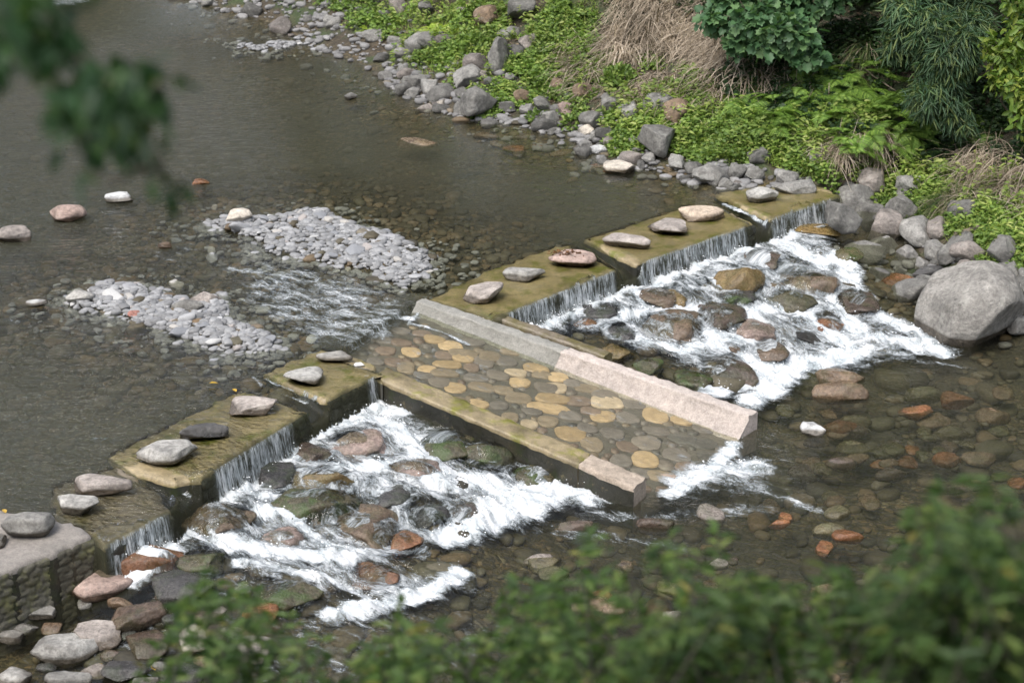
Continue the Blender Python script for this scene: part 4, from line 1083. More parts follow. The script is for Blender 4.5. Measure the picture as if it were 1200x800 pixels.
OUT = [hw(*p) for p in [(762, 582), (792, 566), (826, 542), (858, 514), (884, 530), (902, 548), (912, 570), (880, 584), (846, 580), (820, 588)]]
RIF = [hw(*p) for p in [(275, 316), (310, 306), (370, 312), (430, 330), (478, 350), (490, 366), (470, 398), (425, 412), (350, 410), (336, 390), (280, 360)]]
RIF2 = [hw(*p) for p in [(140, 300), (230, 280), (280, 290), (280, 306), (220, 318)]]
TOPW = [hw(*p) for p in [(20, -2), (50, 8), (85, 8), (112, 2), (130, -14), (60, -24)]]
STROKES = [  # photo polyline, half width px, foam
    ([(158, 630), (204, 604), (240, 578), (300, 545), (350, 512), (384, 486), (430, 466), (470, 480)], 9, 1.0),
    ([(252, 625), (310, 648), (360, 652), (400, 655), (430, 665)], 9, .95), ([(205, 608), (226, 622), (262, 638), (310, 640)], 8, .9),
    ([(372, 490), (440, 486), (480, 510), (500, 545), (560, 566), (620, 585)], 11, .95), ([(400, 545), (450, 540), (500, 560), (540, 575)], 9, .95),
    ([(520, 626), (565, 618), (610, 598), (655, 572), (690, 580)], 14, 1.1), ([(560, 600), (600, 580), (640, 566)], 12, 1.0),
    ([(392, 722), (450, 706), (510, 690), (540, 672)], 10, 1.0), ([(430, 700), (390, 680), (330, 668), (280, 660)], 6, .8), ([(300, 600), (335, 604), (380, 640), (420, 650)], 8, .95), ([(285, 575), (330, 585), (350, 610)], 7, .9),
    ([(618, 380), (680, 352), (738, 330), (800, 302), (880, 272)], 9, 1.0), ([(735, 335), (760, 355), (800, 360), (850, 360), (880, 372)], 9, .95),
    ([(900, 268), (935, 292), (960, 310), (990, 300)], 8, .95), ([(905, 262), (950, 250), (975, 246)], 4, .8), ([(985, 300), (1000, 330), (1020, 365), (1060, 385), (1105, 412)], 9, .95),
    ([(660, 372), (720, 372), (770, 362), (830, 395), (880, 400)], 8, .9), ([(840, 455), (890, 440), (940, 425), (1008, 416)], 12, 1.05), ([(880, 470), (915, 445), (930, 430)], 11, 1.0),
    ([(870, 368), (930, 360), (980, 395), (1010, 412)], 9, .95), ([(975, 350), (1010, 395), (1070, 405)], 10, .9), ([(745, 400), (800, 410), (840, 405), (900, 430)], 8, .9), ([(815, 290), (850, 300), (880, 285)], 6, .85),
    ([(492, 366), (478, 380), (500, 384), (525, 392), (550, 404)], 1.7, .72), ([(800, 562), (850, 548), (880, 545)], 14, .86), ([(784, 578), (830, 556), (860, 522)], 7, 1.0),
    ([(432, 452), (442, 462)], 6, .95), ([(296, 441), (306, 452)], 1.4, .5), ([(312, 446), (350, 460), (386, 482)], 1.1, .62), ([(330, 462), (360, 474)], 1.2, .5), ([(148, 552), (190, 566), (224, 583)], 1.2, .7), ([(848, 240), (880, 254), (902, 266)], 1.6, .8), ([(430, 412), (455, 424), (470, 432)], 1.2, .45),
    ([(270, 316), (320, 322), (380, 352)], 5, .46), ([(330, 345), (400, 372), (450, 392)], 8, .42), ([(425, 378), (462, 372), (488, 372)], 4, .6), ([(1000, 430), (1060, 420), (1140, 432)], 3, .42), ([(680, 600), (760, 606), (830, 600), (900, 596)], 8, .40), ([(640, 620), (720, 630), (800, 640)], 9, .36), ([(870, 560), (905, 580), (960, 600)], 7, .42),
]
NEGS = [(340, 625, 22, 9, .5), (410, 590, 26, 10, .3), (500, 590, 24, 8, .4), (560, 540, 40, 12, .5), (690, 394, 20, 8, .4), (985, 270, 26, 16, .75), (1015, 300, 16, 16, .8), (1030, 335, 22, 14, .7), (815, 345, 22, 8, .3), (480, 660, 30, 10, .6), (540, 655, 40, 10, .5), (930, 470, 30, 12, .5), (770, 420, 24, 8, .5), (700, 400, 20, 6, .5)]
FALLS = [((124, 638), (190, 602)), ((250, 553), (338, 497)), ((600, 369), (716, 319)), ((747, 310), (868, 266)), ((904, 257), (972, 233)), ((428, 446), (437, 442))]

xs = axis(-6.2, 7.6, .022, 60, 1.13); ys = axis(14.6, 25.2, .022, 120, 1.022)
xs = xs[(xs > -50) & (xs < 45)]; ys = ys[ys > 11]
X, Y, Fq = grid(xs, ys); X = X.ravel(); Y = Y.ravel()
q = crest_q(X, Y); a = crest_a(X, Y); Z = z_level(X, Y); ZG = z_ground(X, Y)
F0 = X * EF[0] + Y * EF[1]; PSI = X * EL[0] + Y * EL[1]
foam = np.zeros(len(X)); wob = .16 * (fbm(X * 3, Y * 3, 31) - .5)
for P, v, e in ((RL, .56, .42), (RR, .56, .42), (OUT, .60, .5), (RIF, .42, .35), (RIF2, .22, .3), (TOPW, .85, .4)):
    foam = np.maximum(foam, v * sstep(-e * .5, e, poly_sd(X, Y, P) + wob) * ((q > .085) | (P is RIF) | (P is RIF2) | (P is TOPW)))
rapid = np.maximum(sstep(-.1, .3, poly_sd(X, Y, RL)), sstep(-.1, .3, poly_sd(X, Y, RR)))
def boxsel(x, y, r): return np.nonzero((np.abs(X - x) < r) & (np.abs(Y - y) < r))[0]
# boulders bend the flow, carry a film of water or stand dry in foam
film = np.zeros(len(X)); dpsi = np.zeros(len(X))
for (bx, by, rx, ry, zt, mode) in BOULD:
    R = max(rx, ry); s = boxsel(bx, by, R * 4.0); dx, dy = X[s] - bx, Y[s] - by
    l = dx * EL[0] + dy * EL[1]; f = dx * EF[0] + dy * EF[1]; r2 = np.maximum(dx * dx + dy * dy, R * R * .8)
    dpsi[s] -= .75 * R * R * l / r2 * sstep(16 * R * R, 6 * R * R, dx * dx + dy * dy)
    e = np.sqrt((dx / rx) ** 2 + (dy / ry) ** 2)
    if mode == 'film':
        base = Z[s]; zb = zt + .004 - (zt + .03 - base) * np.clip(e, 0, 1.3) ** 2
        Z[s] = np.maximum(Z[s], np.where(e < 1.2, zb, -9))
        film[s] = np.maximum(film[s], sstep(1.05, .75, e))
    # pillow and wake
    wake = np.exp(-((l / (R * .8)) ** 2)) * sstep(R * .7, R * 1.0, f) * np.exp(-np.clip(f - R, 0, 9) / (R * 1.4))
    ring = np.exp(-((e - 1.08) / .12) ** 2)
    foam[s] = np.maximum(foam[s], np.maximum(.66 * wake, .5 * ring) * rapid[s])
PSI = PSI + np.clip(dpsi, -.5, .5)
rd0 = poly_sd(X, Y, RAMP)
for P, hwid, v in STROKES:
    W_ = [hit(p[0], p[1], z_level) for p in P]; rad = hwid / ppm(W_[0]) * 1.25
    lo = np.min(W_, 0) - .8; hi = np.max(W_, 0) + .8
    s = np.nonzero((X > lo[0]) & (X < hi[0]) & (Y > lo[1]) & (Y < hi[1]))[0]
    d = np.full(len(s), 9.0)
    for p0, p1 in zip(W_[:-1], W_[1:]): d = np.minimum(d, np.sqrt(seg_d(X[s], Y[s], p0, p1)[0]))
    d = d + (wob[s]) * min(1, rad * 6)
    foam[s] = np.maximum(foam[s], v * 1.0 * sstep(rad * 2.6, rad * .2, d) * ((q[s] > .085) | (hwid < 2) | (v < .7) | (rd0[s] > -.3)))
foam = foam * (1 - film) + film * np.minimum(foam, .22 + .30 * vn(F0 * 2.5, PSI * 6, 12))
for px, py, rx, ry, v in NEGS:
    c = hit(px, py, z_level); sc = ppm(c); s = boxsel(c[0], c[1], rx / sc * 3)
    e = np.sqrt(((X[s] - c[0]) / (rx / sc)) ** 2 + ((Y[s] - c[1]) / (ry / sc * 2.2)) ** 2); foam[s] *= 1 - v * sstep(1.25, .5, e)
rd = poly_sd(X, Y, RAMP); onramp = sstep(-.05, .1, rd)
fallm = np.zeros(len(X))
for p0, p1 in FALLS:
    a0, a1 = A_of(*p0), A_of(*p1); fallm = np.maximum(fallm, sstep(a0 - .05, a0 + .06, a) * sstep(a1 + .06, a1 - .05, a))
fall = fallm * sstep(.016, .03, q) * sstep(.135, .085, q) * (1 - onramp)
foam = np.where((q > -.05) & (q < .095) & (rd < -.05), foam * (q > .085), foam)
foam = np.maximum(foam, .98 * fallm * sstep(.07, .10, q) * sstep(.42, .16, q) * (rd < -.1))
# turbulence
t1 = fbm(F0 * 2.0, PSI * 4.2, 51) - .5; t2 = fbm(F0 * 7, PSI * 13, 52) - .5; t3 = fbm(X * 26, Y * 26, 53, 2) - .5
amp = np.clip(foam, 0, 1) * (q > .08)
amp = np.where(rd > -.1, amp * .25, amp)
Z = Z + amp * (.20 * t1 + .12 * t2 + .035 * t3) * (1 - .6 * film) + rapid * .05 * (1 - film) * t1
up = q < 0
Z = Z + np.where(up, .006 * (fbm(F0 * 3, PSI * 5, 61) - .5), .02 * (fbm(F0 * 1.6, PSI * 3.5, 62) - .5) * (1 - onramp) * sstep(.1, .4, q))
Z = Z + np.where(up, .05 * sstep(.1, .5, foam) * t2, 0)
Z = Z + onramp * .008 * t2
lft = sstep(-1.2, -4.4, X + (Y - 20) * .12)
Z = Z + up * lft * sstep(34, 24, Y) * sstep(-.3, -1.2, q) * .030 * (fbm(X * 2.3 + .3 * Y, Y * 6.2 - .5 * X, 66, 3) - .5)
ripple = np.where(up, .13 + 1.15 * lft * sstep(40, 20, Y), .34)
ripple = np.maximum(ripple, np.maximum(.65 * sstep(-.4, .2, poly_sd(X, Y, RIF)), .75 * rapid)); ripple = np.maximum(ripple, .6 * onramp); foam = np.maximum(foam, .17 * onramp)
near_out = sstep(1.4, 0, -poly_sd(X, Y, OUT)); ripple = np.maximum(ripple, .6 * near_out)
slope = sstep(.3, .6, q) * sstep(-1.6, -.9, a - .42 * q) * sstep(1.2, .4, a - .42 * q) * sstep(4, 3, q); ripple = np.maximum(ripple, .7 * slope); foam = np.maximum(foam, .27 * slope)
depth = np.clip(Z - ZG, 0, 1)
murk = np.where(up, .08 + .46 * sstep(.1, .36, depth), .05 + .40 * sstep(.16, .6, depth)); murk = np.where((q > -1.3) & up, murk * np.clip(.25 + np.abs(q + .0) / 1.3 * .75, 0, 1), murk) * (1 - onramp) * (1 - .8 * film)
murk = np.where(q > -.0, murk * (1 - .6 * rapid), murk)
BLK = [[w(p[0], p[1], b[2]) for p in b[1]] for b in WEIR]
for b in BLK: murk = murk * (1 - sstep(-.02, .03, poly_sd(X, Y, b)))
W0 = [w(p[0], p[1], .06) for p in WEIR[0][1]]
keepv = (ZG < Z + .06) & (poly_sd(X, Y, W0) < .02)
keepv &= ~((a > A_of(979, 231) + .06) & (q > -.45) & (q < .16))
keep = keepv[Fq].any(1)
Fq = Fq[keep]
used_ = np.zeros(len(X), bool); used_[Fq.ravel()] = True
idx = np.cumsum(used_) - 1
me = mesh_np('water', np.stack([X, Y, Z], 1)[used_], [idx[Fq]])
for nme, arr in (('foam', foam), ('fall', fall), ('ripple', ripple), ('murk', murk), ('gloss', 1 - .72 * sstep(-.05, 0, q) * sstep(.2, .12, q) * (1 - onramp) - .5 * onramp)): attr(me, nme, arr[used_])
attr(me, 'flow', np.stack([F0, PSI, np.zeros(len(X))], 1)[used_], 'FLOAT_VECTOR')
attr(me, 'strand', np.stack([a, np.zeros(len(X)), Z], 1)[used_], 'FLOAT_VECTOR')
tag(link('water', me, M['water']), 'clear shallow river running over the weir into white rapids', 'water', kind='structure')

# droplets thrown up from the white water
s = np.nonzero((foam > .72) & (q > .05) & (np.abs(X) < 7) & (Y < 26))[0]
s = rng.choice(s, 2400)
V0, F_ = ico(1); mb = MB(); r = np.clip(rng.lognormal(-5.4, .45, len(s)), .002, .010)
P_ = np.stack([X[s], Y[s], Z[s] + np.abs(rng.normal(0, .035, len(s))) + .004], 1) + np.concatenate([rng.normal(0, .03, (len(s), 2)), np.zeros((len(s), 1))], 1)
mb.add((V0[None] * r[:, None, None] * np.array([1.3, 1, .9]) + P_[:, None, :]).reshape(-1, 3), (F_[None] + (np.arange(len(s)) * len(V0))[:, None, None]).reshape(-1, 3))
tag(link('spray', mb.mesh('spray'), M['spray']), 'white droplets thrown up by the rapids', 'spray', kind='stuff')
# ------------------------------------------------------------------ plants of the far bank
def gpoly(pts): return [tuple(hit(p[0], p[1], z_ground)[:2]) for p in pts]
def scatter_in(P, n, edge=.25, seed=3):
    a = np.array(P); lo, hi = a.min(0), a.max(0); out = []
    while sum(len(o) for o in out) < n:
        p = rng.uniform(lo - .2, hi + .2, (n * 2, 2)); d = poly_sd(p[:, 0], p[:, 1], P) + edge * 2 * (fbm(p[:, 0] * 1.6, p[:, 1] * 1.6, seed) - .5)
        out.append(p[d > 0])
    p = np.concatenate(out)[:n]; return np.concatenate([p, z_ground(p[:, 0], p[:, 1])[:, None]], 1)

def cover(mb, P, n, size, hgt, seed=3, clump=.5):
    """low leafy ground cover: sprigs with small leaves"""
    p = scatter_in(P, n, .35, seed)
    den = fbm(p[:, 0] * 1.7, p[:, 1] * 1.7, seed + 40)
    p = p[den + rng.normal(0, .06, n) > clump - .03]; m = len(p)
    den = fbm(p[:, 0] * 2.2, p[:, 1] * 2.2, seed + 41)
    p[:, 2] += rng.uniform(0, 1, m) ** .7 * hgt * (.3 + 1.6 * np.clip(den - .25, 0, 1))
    k = 4
    PP = np.repeat(p, k, 0) + rng.normal(0, size * .7, (m * k, 3)) * [1, 1, .5]
    D = rand_dirs(m * k, -.1, .55); N = unit(rand_dirs(m * k, .3, 1.0) + [-.1, -.25, .2])
    L = rng.uniform(.7, 1.4, m * k) * size; leaves(mb, PP, D, N, L, L * rng.uniform(.55, .8, m * k), .2)

mb = MB()
for P, n, sz, h, c in [
    ([(812, 172), (835, 148), (880, 140), (930, 152), (962, 168), (978, 196), (962, 216), (920, 198), (870, 192), (825, 190)], 3600, .06, .20, .38),
    ([(600, 84), (650, 62), (718, 66), (722, 88), (690, 100), (660, 112), (620, 100)], 2600, .05, .16, .42),
    ([(700, 176), (712, 140), (760, 128), (815, 128), (830, 152), (812, 186), (760, 178), (725, 186)], 3200, .05, .16, .42),
    ([(540, 120), (560, 100), (600, 96), (640, 106), (690, 112), (700, 150), (660, 150), (600, 136), (560, 140)], 1500, .05, .13, .5),
    ([(430, 20), (480, 0), (560, -10), (600, 20), (580, 50), (520, 70), (480, 60), (440, 46)], 1900, .07, .2, .52),
    ([(380, -10), (440, 0), (450, 40), (410, 44), (385, 20)], 700, .06, .16, .53),
    ([(480, 66), (540, 60), (575, 90), (560, 112), (520, 104)], 900, .055, .15, .52),
    ([(600, 50), (640, 20), (700, 20), (712, 50), (690, 70), (640, 76)], 1500, .055, .18, .5),
    ([(640, -20), (720, -20), (720, 20), (650, 20)], 1100, .06, .18, .5),
    ([(752, 60), (790, 80), (850, 96), (880, 140), (820, 150), (770, 130), (745, 100)], 2400, .045, .13, .50),
    ([(1062, 268), (1090, 230), (1060, 190), (1100, 180), (1160, 200), (1220, 220), (1230, 330), (1180, 310), (1150, 280), (1100, 260)], 3600, .05, .18, .42),
    ([(960, 170), (1040, 180), (1090, 220), (1060, 250), (1000, 220)], 2200, .045, .14, .50),
    ([(1100, 292), (1140, 268), (1200, 290), (1220, 330), (1170, 310), (1130, 300)], 1300, .045, .12, .46),
    ([(930, 190), (980, 190), (1000, 240), (985, 240), (960, 220)], 700, .05, .1, .5),
]: cover(mb, gpoly(P), n, sz, h, int(n) % 97, c)
tag(link('ground_cover', mb.mesh('ground_cover'), M['leaf_cover']), 'low bright green leafy cover on the far bank', 'ground cover', kind='stuff')
mb = MB()    # dead leaves and twigs lying between the plants
p = scatter_in(gpoly([(300, -30), (420, 30), (520, 110), (640, 130), (760, 180), (900, 200), (1000, 240), (1100, 280), (1230, 330), (1260, 100), (1000, -40), (600, -60)]), 9000, .4, 19); k = len(p)
leaves(mb, p + [0, 0, .015], rand_dirs(k, -.15, .25), unit(rand_dirs(k, .2, 1) + [0, 0, .5]), rng.uniform(.04, .12, k), rng.uniform(.012, .04, k), .1)
tag(link('leaf_litter', mb.mesh('leaf_litter'), M['litter']), 'brown dead leaves and bits lying on the bank soil', 'leaf litter', kind='stuff')
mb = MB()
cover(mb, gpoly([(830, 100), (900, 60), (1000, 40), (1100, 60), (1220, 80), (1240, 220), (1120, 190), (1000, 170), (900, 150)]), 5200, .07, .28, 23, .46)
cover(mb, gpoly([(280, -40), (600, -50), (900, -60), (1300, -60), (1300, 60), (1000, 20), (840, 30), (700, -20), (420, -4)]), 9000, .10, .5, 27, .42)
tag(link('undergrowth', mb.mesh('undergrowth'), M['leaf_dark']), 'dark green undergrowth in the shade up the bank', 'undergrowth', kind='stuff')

# dry grass
def straw(P, n, L, hgt, seed, mb, lean=(-.5, -.75, .1)):
    p = scatter_in(P, n, .3, seed); p[:, 2] += rng.uniform(0, hgt, n) * fbm(p[:, 0] * 1.2, p[:, 1] * 1.2, seed + 3)
    ln = np.array(lean) + np.stack([1.6 * (fbm(p[:, 0] * .9, p[:, 1] * .9, seed + 7) - .5), .6 * (fbm(p[:, 0] * 1.3, p[:, 1] * 1.3, seed + 8) - .5), np.zeros(n)], 1); D = unit(ln + rng.normal(0, .75, (n, 3)) * [1, 1, .55]); blades(mb, p, D, rng.uniform(.5, 1.5, n) * L, rng.uniform(.007, .018, n), rng.uniform(.1, .6, n))
mb = MB()
straw(gpoly([(700, 60), (715, 10), (740, -20), (840, -20), (855, 30), (850, 76), (800, 70), (760, 74), (720, 80)]), 4000, .45, .5, 5, mb)
straw(gpoly([(700, 50), (660, 40), (640, 80), (690, 110), (720, 90)]), 450, .5, .15, 6, mb)
straw(gpoly([(820, 60), (870, 60), (960, 80), (985, 100), (950, 110), (900, 100), (860, 110), (830, 90)]), 700, .55, .25, 7, mb)
straw(gpoly([(760, 80), (840, 100), (860, 150), (800, 160), (750, 130)]), 350, .4, .15, 8, mb)
straw(gpoly([(1120, 190), (1160, 170), (1220, 190), (1230, 260), (1180, 240), (1130, 235)]), 1300, .55, .3, 9, mb)
straw(gpoly([(960, 170), (1040, 150), (1060, 190), (1010, 210), (970, 200)]), 1100, .4, .15, 10, mb)
straw(gpoly([(720, 90), (790, 90), (790, 130), (720, 125)]), 500, .35, .12, 11, mb)
tag(link('dry_grass', mb.mesh('dry_grass'), M['straw']), 'heaps of flattened pale dry grass on the far bank', 'dry grass', kind='stuff')

# taller mixed weeds and green grass between the cover
mb = MB()
for P, n in [([(440, 20), (560, -10), (700, 10), (700, 100), (600, 120), (500, 90)], 520), ([(700, 100), (830, 110), (960, 160), (980, 210), (860, 190), (720, 180)], 520), ([(1060, 190), (1220, 200), (1230, 320), (1120, 290)], 420), ([(860, 100), (1090, 110), (1100, 190), (960, 180)], 320)]:
    p = scatter_in(gpoly(P), n, .4, n % 13); p = p[fbm(p[:, 0] * 1.4, p[:, 1] * 1.4, 71) > .47]
    k = 9; PP = np.repeat(p, k, 0) + rng.normal(0, .03, (len(p) * k, 3)) * [1, 1, 0]; m = len(PP)
    blades(mb, PP, unit(rand_dirs(m, .3, 1) + [-.2, -.3, .3]), rng.uniform(.12, .38, m), rng.uniform(.006, .014, m), rng.uniform(.2, .9, m))
tag(link('weedy_grass', mb.mesh('weedy_grass'), M['leaf_weed']), 'thin yellow green grass blades among the bank plants', 'grass', kind='stuff')
mb = MB()
for P, n in [([(440, 10), (600, 0), (690, 60), (690, 130), (560, 110), (470, 70)], 150), ([(700, 110), (830, 120), (980, 170), (960, 210), (820, 180), (720, 180)], 170), ([(1060, 190), (1220, 210), (1230, 320), (1120, 290)], 150), ([(900, 150), (1100, 170), (1060, 250), (990, 230)], 130)]:
    p = scatter_in(gpoly(P), n, .4, n % 11); k = 12; m = len(p) * k
    h = np.tile(np.linspace(.05, .32, k), len(p)) * np.repeat(rng.uniform(.5, 1.2, len(p)), k); ln = np.repeat(rng.normal(0, .25, (len(p), 2)), k, 0)
    PP = np.repeat(p, k, 0) + np.concatenate([ln * h[:, None] - [0, 0], h[:, None]], 1); D = rand_dirs(m, -.2, .35); L = rng.uniform(.05, .12, m)
    leaves(mb, PP, D, unit(rng.normal(0, .3, (m, 3)) + [0, -.3, 1]), L, L * rng.uniform(.3, .55, m), .2, .25)
tag(link('weeds', mb.mesh('weeds'), M['leaf_weed']), 'taller pale green leafy weeds among the bank plants', 'weeds', kind='stuff')

# ferns, each a plant
def fern_mesh(seed, nfr=9, L=.55):
    r = np.random.default_rng(seed); mb = MB()
    for k in range(nfr):
        az = 2 * math.pi * k / nfr + r.uniform(-.4, .4); Lk_ = L * r.uniform(.7, 1.15); m = 22; t = np.linspace(.08, 1, m)
        el = r.uniform(.45, 1.0); rad = Lk_ * t * math.cos(el * .6); zz = Lk_ * (math.sin(el) * t - .62 * t * t)
        d = np.array([math.cos(az), math.sin(az), 0]); sd = np.array([-d[1], d[0], 0])
        C = d * rad[:, None]; C[:, 2] = zz
        T = unit(np.gradient(C, axis=0)); Nn = unit(np.cross(sd[None] * -1, T)); Nn *= np.sign(Nn[:, 2:3] + 1e-6)
        wl = Lk_ * .34 * np.sin(np.clip(t * 1.05, 0, 1) ** .75 * math.pi * .93 + .12)
        for sg in (-1, 1):
            leaves(mb, C, unit(sd * sg + T * .45 - Nn * .12), Nn + r.normal(0, .12, (m, 3)), np.clip(wl, .02, 1), Lk_ * .028, .1)
        tube(mb, [C[0] * 0, C[m // 2], C[-1]], [.004, .003, .001], 4, False)
    return mb.mesh('fern')
fm_ = [fern_mesh(k) for k in range(4)]
for m_ in fm_: m_.materials.append(M['leaf_fern'])
FERNS = [(905, 140), (925, 128), (950, 120), (975, 118), (1000, 122), (1020, 108), (1045, 118), (1000, 145), (1025, 142), (970, 140), (1050, 150), (1078, 148), (1040, 172), (1075, 165), (1092, 160), (905, 118), (935, 150), (985, 160), (1020, 78), (985, 96), (1005, 182), (1060, 132), (1110, 130), (950, 62), (1150, 160), (895, 155)]
FERNS += [(915, 132), (960, 132), (990, 108), (1035, 135), (1012, 160), (1062, 158), (1088, 175), (945, 108), (1030, 125), (875, 128), (1000, 172), (1100, 150), (965, 85), (1045, 95)]
for k, (px, py) in enumerate(FERNS):
    p = hit(px, py + 6, z_ground); o = bpy.data.objects.new('fern', fm_[k % 4]); COL.objects.link(o); o.location = p + [0, 0, .10]
    s = rng.uniform(.75, 1.15); o.scale = (s, s, s); o.rotation_euler = (.25, -.15, rng.uniform(0, 6.28))
    tag(o, 'bright green fern among others below the shady trees', 'fern', 'ferns below the trees')
lm_ = []
for k in range(2):
    m_ = fern_mesh(40 + k, 8, .5); m_.materials.append(M['leaf_lime']); lm_.append(m_)
for k, (px, py, lab) in enumerate([(520, 36, 'large lime yellow fern high on the stony bank'), (552, 82, 'lime yellow fern beside the lichen covered boulder'), (433, 30, 'small lime fern at the top of the stony shore'), (940, 52, 'single lime fern below the broad leaved shrub')]):
    p = hit(px, py + 8, z_ground); o = bpy.data.objects.new('fern', lm_[k % 2]); COL.objects.link(o); o.location = p; s = (1.1, .85, .6, .7)[k]; o.scale = (s, s, s * 1.1); o.rotation_euler = (.2, 0, k); tag(o, lab, 'fern')
# small leafy mounds
def mound(px, py, rx, rz, n, size, mat, label, name='small_bush'):
    p = hit(px, py, z_ground); d = rand_dirs(n, -.1, 1); rr = rng.uniform(.55, 1.05, n)[:, None]
    P = d * rr * [rx, rx, rz]; mb = MB(); D = unit(d + rng.normal(0, .7, (n, 3))); N = unit(d + rng.normal(0, .5, (n, 3)) + [0, 0, .4])
    L = rng.uniform(.7, 1.3, n) * size; leaves(mb, P, D, N, L, L * .6)
    root = tag(empty(name, p), label, 'bush'); link('foliage', mb.mesh('foliage'), M[mat], root)
    mb = MB()
    for k in range(7): tube(mb, [(0, 0, -.05), tuple(rand_dirs(1, .2, 1)[0] * [rx * .3, rx * .3, rz * .4]), tuple(rand_dirs(1, .2, 1)[0] * [rx * .8, rx * .8, rz * .8])], [.008, .006, .003], 5)
    link('stem', mb.mesh('stem'), M['bark'], root)
mound(728, 100, .30, .30, 700, .075, 'leaf_cover', 'small round bright green bush below the straw heap')
mound(556, 58, .42, .26, 700, .075, 'leaf_cover', 'low green bush between upright boulder and lime fern')
mound(512, 118 - 0, .01, .01, 3, .02, 'leaf_cover', 'tiny green sprig at the shore') if False else None
mound(630, 140, .18, .14, 160, .06, 'leaf_cover', 'small green tuft hanging at the upper waterline')
mound(572, 134, .16, .14, 160, .06, 'leaf_cover', 'small green tuft below the split boulder')
mound(672, 147, .22, .14, 220, .06, 'leaf_cover', 'green tuft between shoreline stones')
mound(1015, 232, .2, .22, 200, .06, 'leaf_cover', 'green tuft growing out of the boulder pile')
# sedge clumps
def sedge(px, py, n, L, label, mat='leaf_sedge', dry=.35):
    p = hit(px, py, z_ground); root = tag(empty('sedge_clump', p), label, 'grass clump')
    for nm, mm, k in (('green_blades', mat, int(n * (1 - dry))), ('dry_blades', 'straw', int(n * dry))):
        D = rand_dirs(k, .35, .95) + [-.25, -.35, 0]; mb = MB(); blades(mb, rng.normal(0, .07, (k, 3)) * [1, 1, .1], D, rng.uniform(.6, 1.15, k) * L, rng.uniform(.008, .016, k), rng.uniform(.5, 1.1, k), 7)
        link(nm, mb.mesh(nm), M[mm], root)
sedge(1128, 238, 420, .75, 'arching sedge clump with dry blades above the giant boulder')
sedge(1105, 245, 260, .6, 'green sedge clump hanging over the boulder pile', dry=.15)
sedge(1182, 222, 380, .8, 'mostly dry sedge clump near the photo edge', dry=.75)
sedge(1150, 205, 260, .7, 'half dry sedge clump higher on the bank', dry=.6)
sedge(1015, 58, 200, .9, 'dark sedge clump in the shade of the trees', dry=.2)

# ------------------------------------------------------------------ shrubs and trees of the far bank
def crown_pts(blobs, n, lumps=5):
    if lumps:
        ex = []
        for (c, r) in blobs:
            ex.append((c, tuple(np.array(r) * .72)))
            for k in range(lumps):
                d = rand_dirs(1, -.7, 1)[0] * rng.uniform(.55, .95); ex.append((np.array(c) + d * np.array(r), tuple(np.array(r) * rng.uniform(.2, .42))))
        blobs = ex
    """points near the shells of several ellipsoids: (centre, radii)"""
    vol = np.array([b[1][0] * b[1][1] * b[1][2] for b in blobs]) ** .67; vol /= vol.sum(); P = []; O = []
    for (c, r), f in zip(blobs, vol):
        k = int(n * f) + 1; d = rand_dirs(k); rr = rng.uniform(.5, 1.1, k)[:, None] + .08 * rng.normal(0, 1, (k, 1))
        P.append(np.array(c) + d * rr * np.array(r)); O.append(d)
    return np.concatenate(P), np.concatenate(O)

def limb_tree(root_p, blobs, mb, r0, seed):
    base = np.array([0, 0, -.15])
    for (c, r) in blobs:
        c = np.array(c); m = c * .5 + rng.normal(0, .12, 3) * [1, 1, .3]
        tube(mb, [base + rng.normal(0, r0 * .6, 3) * [1, 1, 0], m * .55, m, c * .8, c + rng.normal(0, .1, 3)], [r0, r0 * .8, r0 * .6, r0 * .4, r0 * .15], 7)
        for k in range(5):
            d = rand_dirs(1, -.2, 1)[0] * np.array(r) * .8; tube(mb, [c * .75, c * .9 + d * .5, c + d], [r0 * .3, r0 * .2, .004], 5)

def shrub(name, base_px, blobs_px, n, kind, size, mat, label, cat, r0=.05, trunkmat='bark', tname='trunk'):
    """blobs_px: photo x,y, radius px (x,y), distance offset from the base point"""
    p = hit(*base_px, z_ground); root = tag(empty(name, p), label, cat); bl = []
    d0 = np.linalg.norm(p - [0, 0, CAMZ])
    for (px, py, rx, ry, off) in blobs_px:
        c = at_dist(px, py, d0 + off); s = ppm(c); bl.append((c - p, (rx / s, (rx + ry) / 2 / s * .9, ry / s)))
    P, O = crown_pts(bl, n); mb = MB(); k = len(P)
    if kind == 'round':
        D = unit(O + rng.normal(0, .5, (k, 3)) + [0, -.2, -.35]); N = unit(O * .6 + rng.normal(0, .35, (k, 3)) + [-.1, -.35, .8]); L = rng.uniform(.75, 1.3, k) * size; round_leaves(mb, P, D, N, L, L * 1.0)
    elif kind == 'narrow':
        q_ = 5; PP = np.repeat(P, q_, 0) + rng.normal(0, .03, (k * q_, 3)); D = unit(np.repeat(O, q_, 0) * .4 + rng.normal(0, .55, (k * q_, 3)) + [0, -.2, -.75]); N = unit(rng.normal(0, .5, (k * q_, 3)) + [0, -.6, .6]); L = rng.uniform(.7, 1.3, k * q_) * size; leaves(mb, PP, D, N, L, L * .12, .1, .25)
    else:
        q_ = 3; PP = np.repeat(P, q_, 0) + rng.normal(0, size * .5, (k * q_, 3)); D = unit(np.repeat(O, q_, 0) * .6 + rng.normal(0, .6, (k * q_, 3)) + [0, 0, -.25]); N = unit(rng.normal(0, .45, (k * q_, 3)) + [0, -.3, .8]); L = rng.uniform(.7, 1.3, k * q_) * size; leaves(mb, PP, D, N, L, L * .48)
    link('crown', mb.mesh('crown'), M[mat], root)
    mb = MB(); limb_tree(p, bl, mb, r0, 1); link(tname, mb.mesh(tname), M[trunkmat], root)
    return root
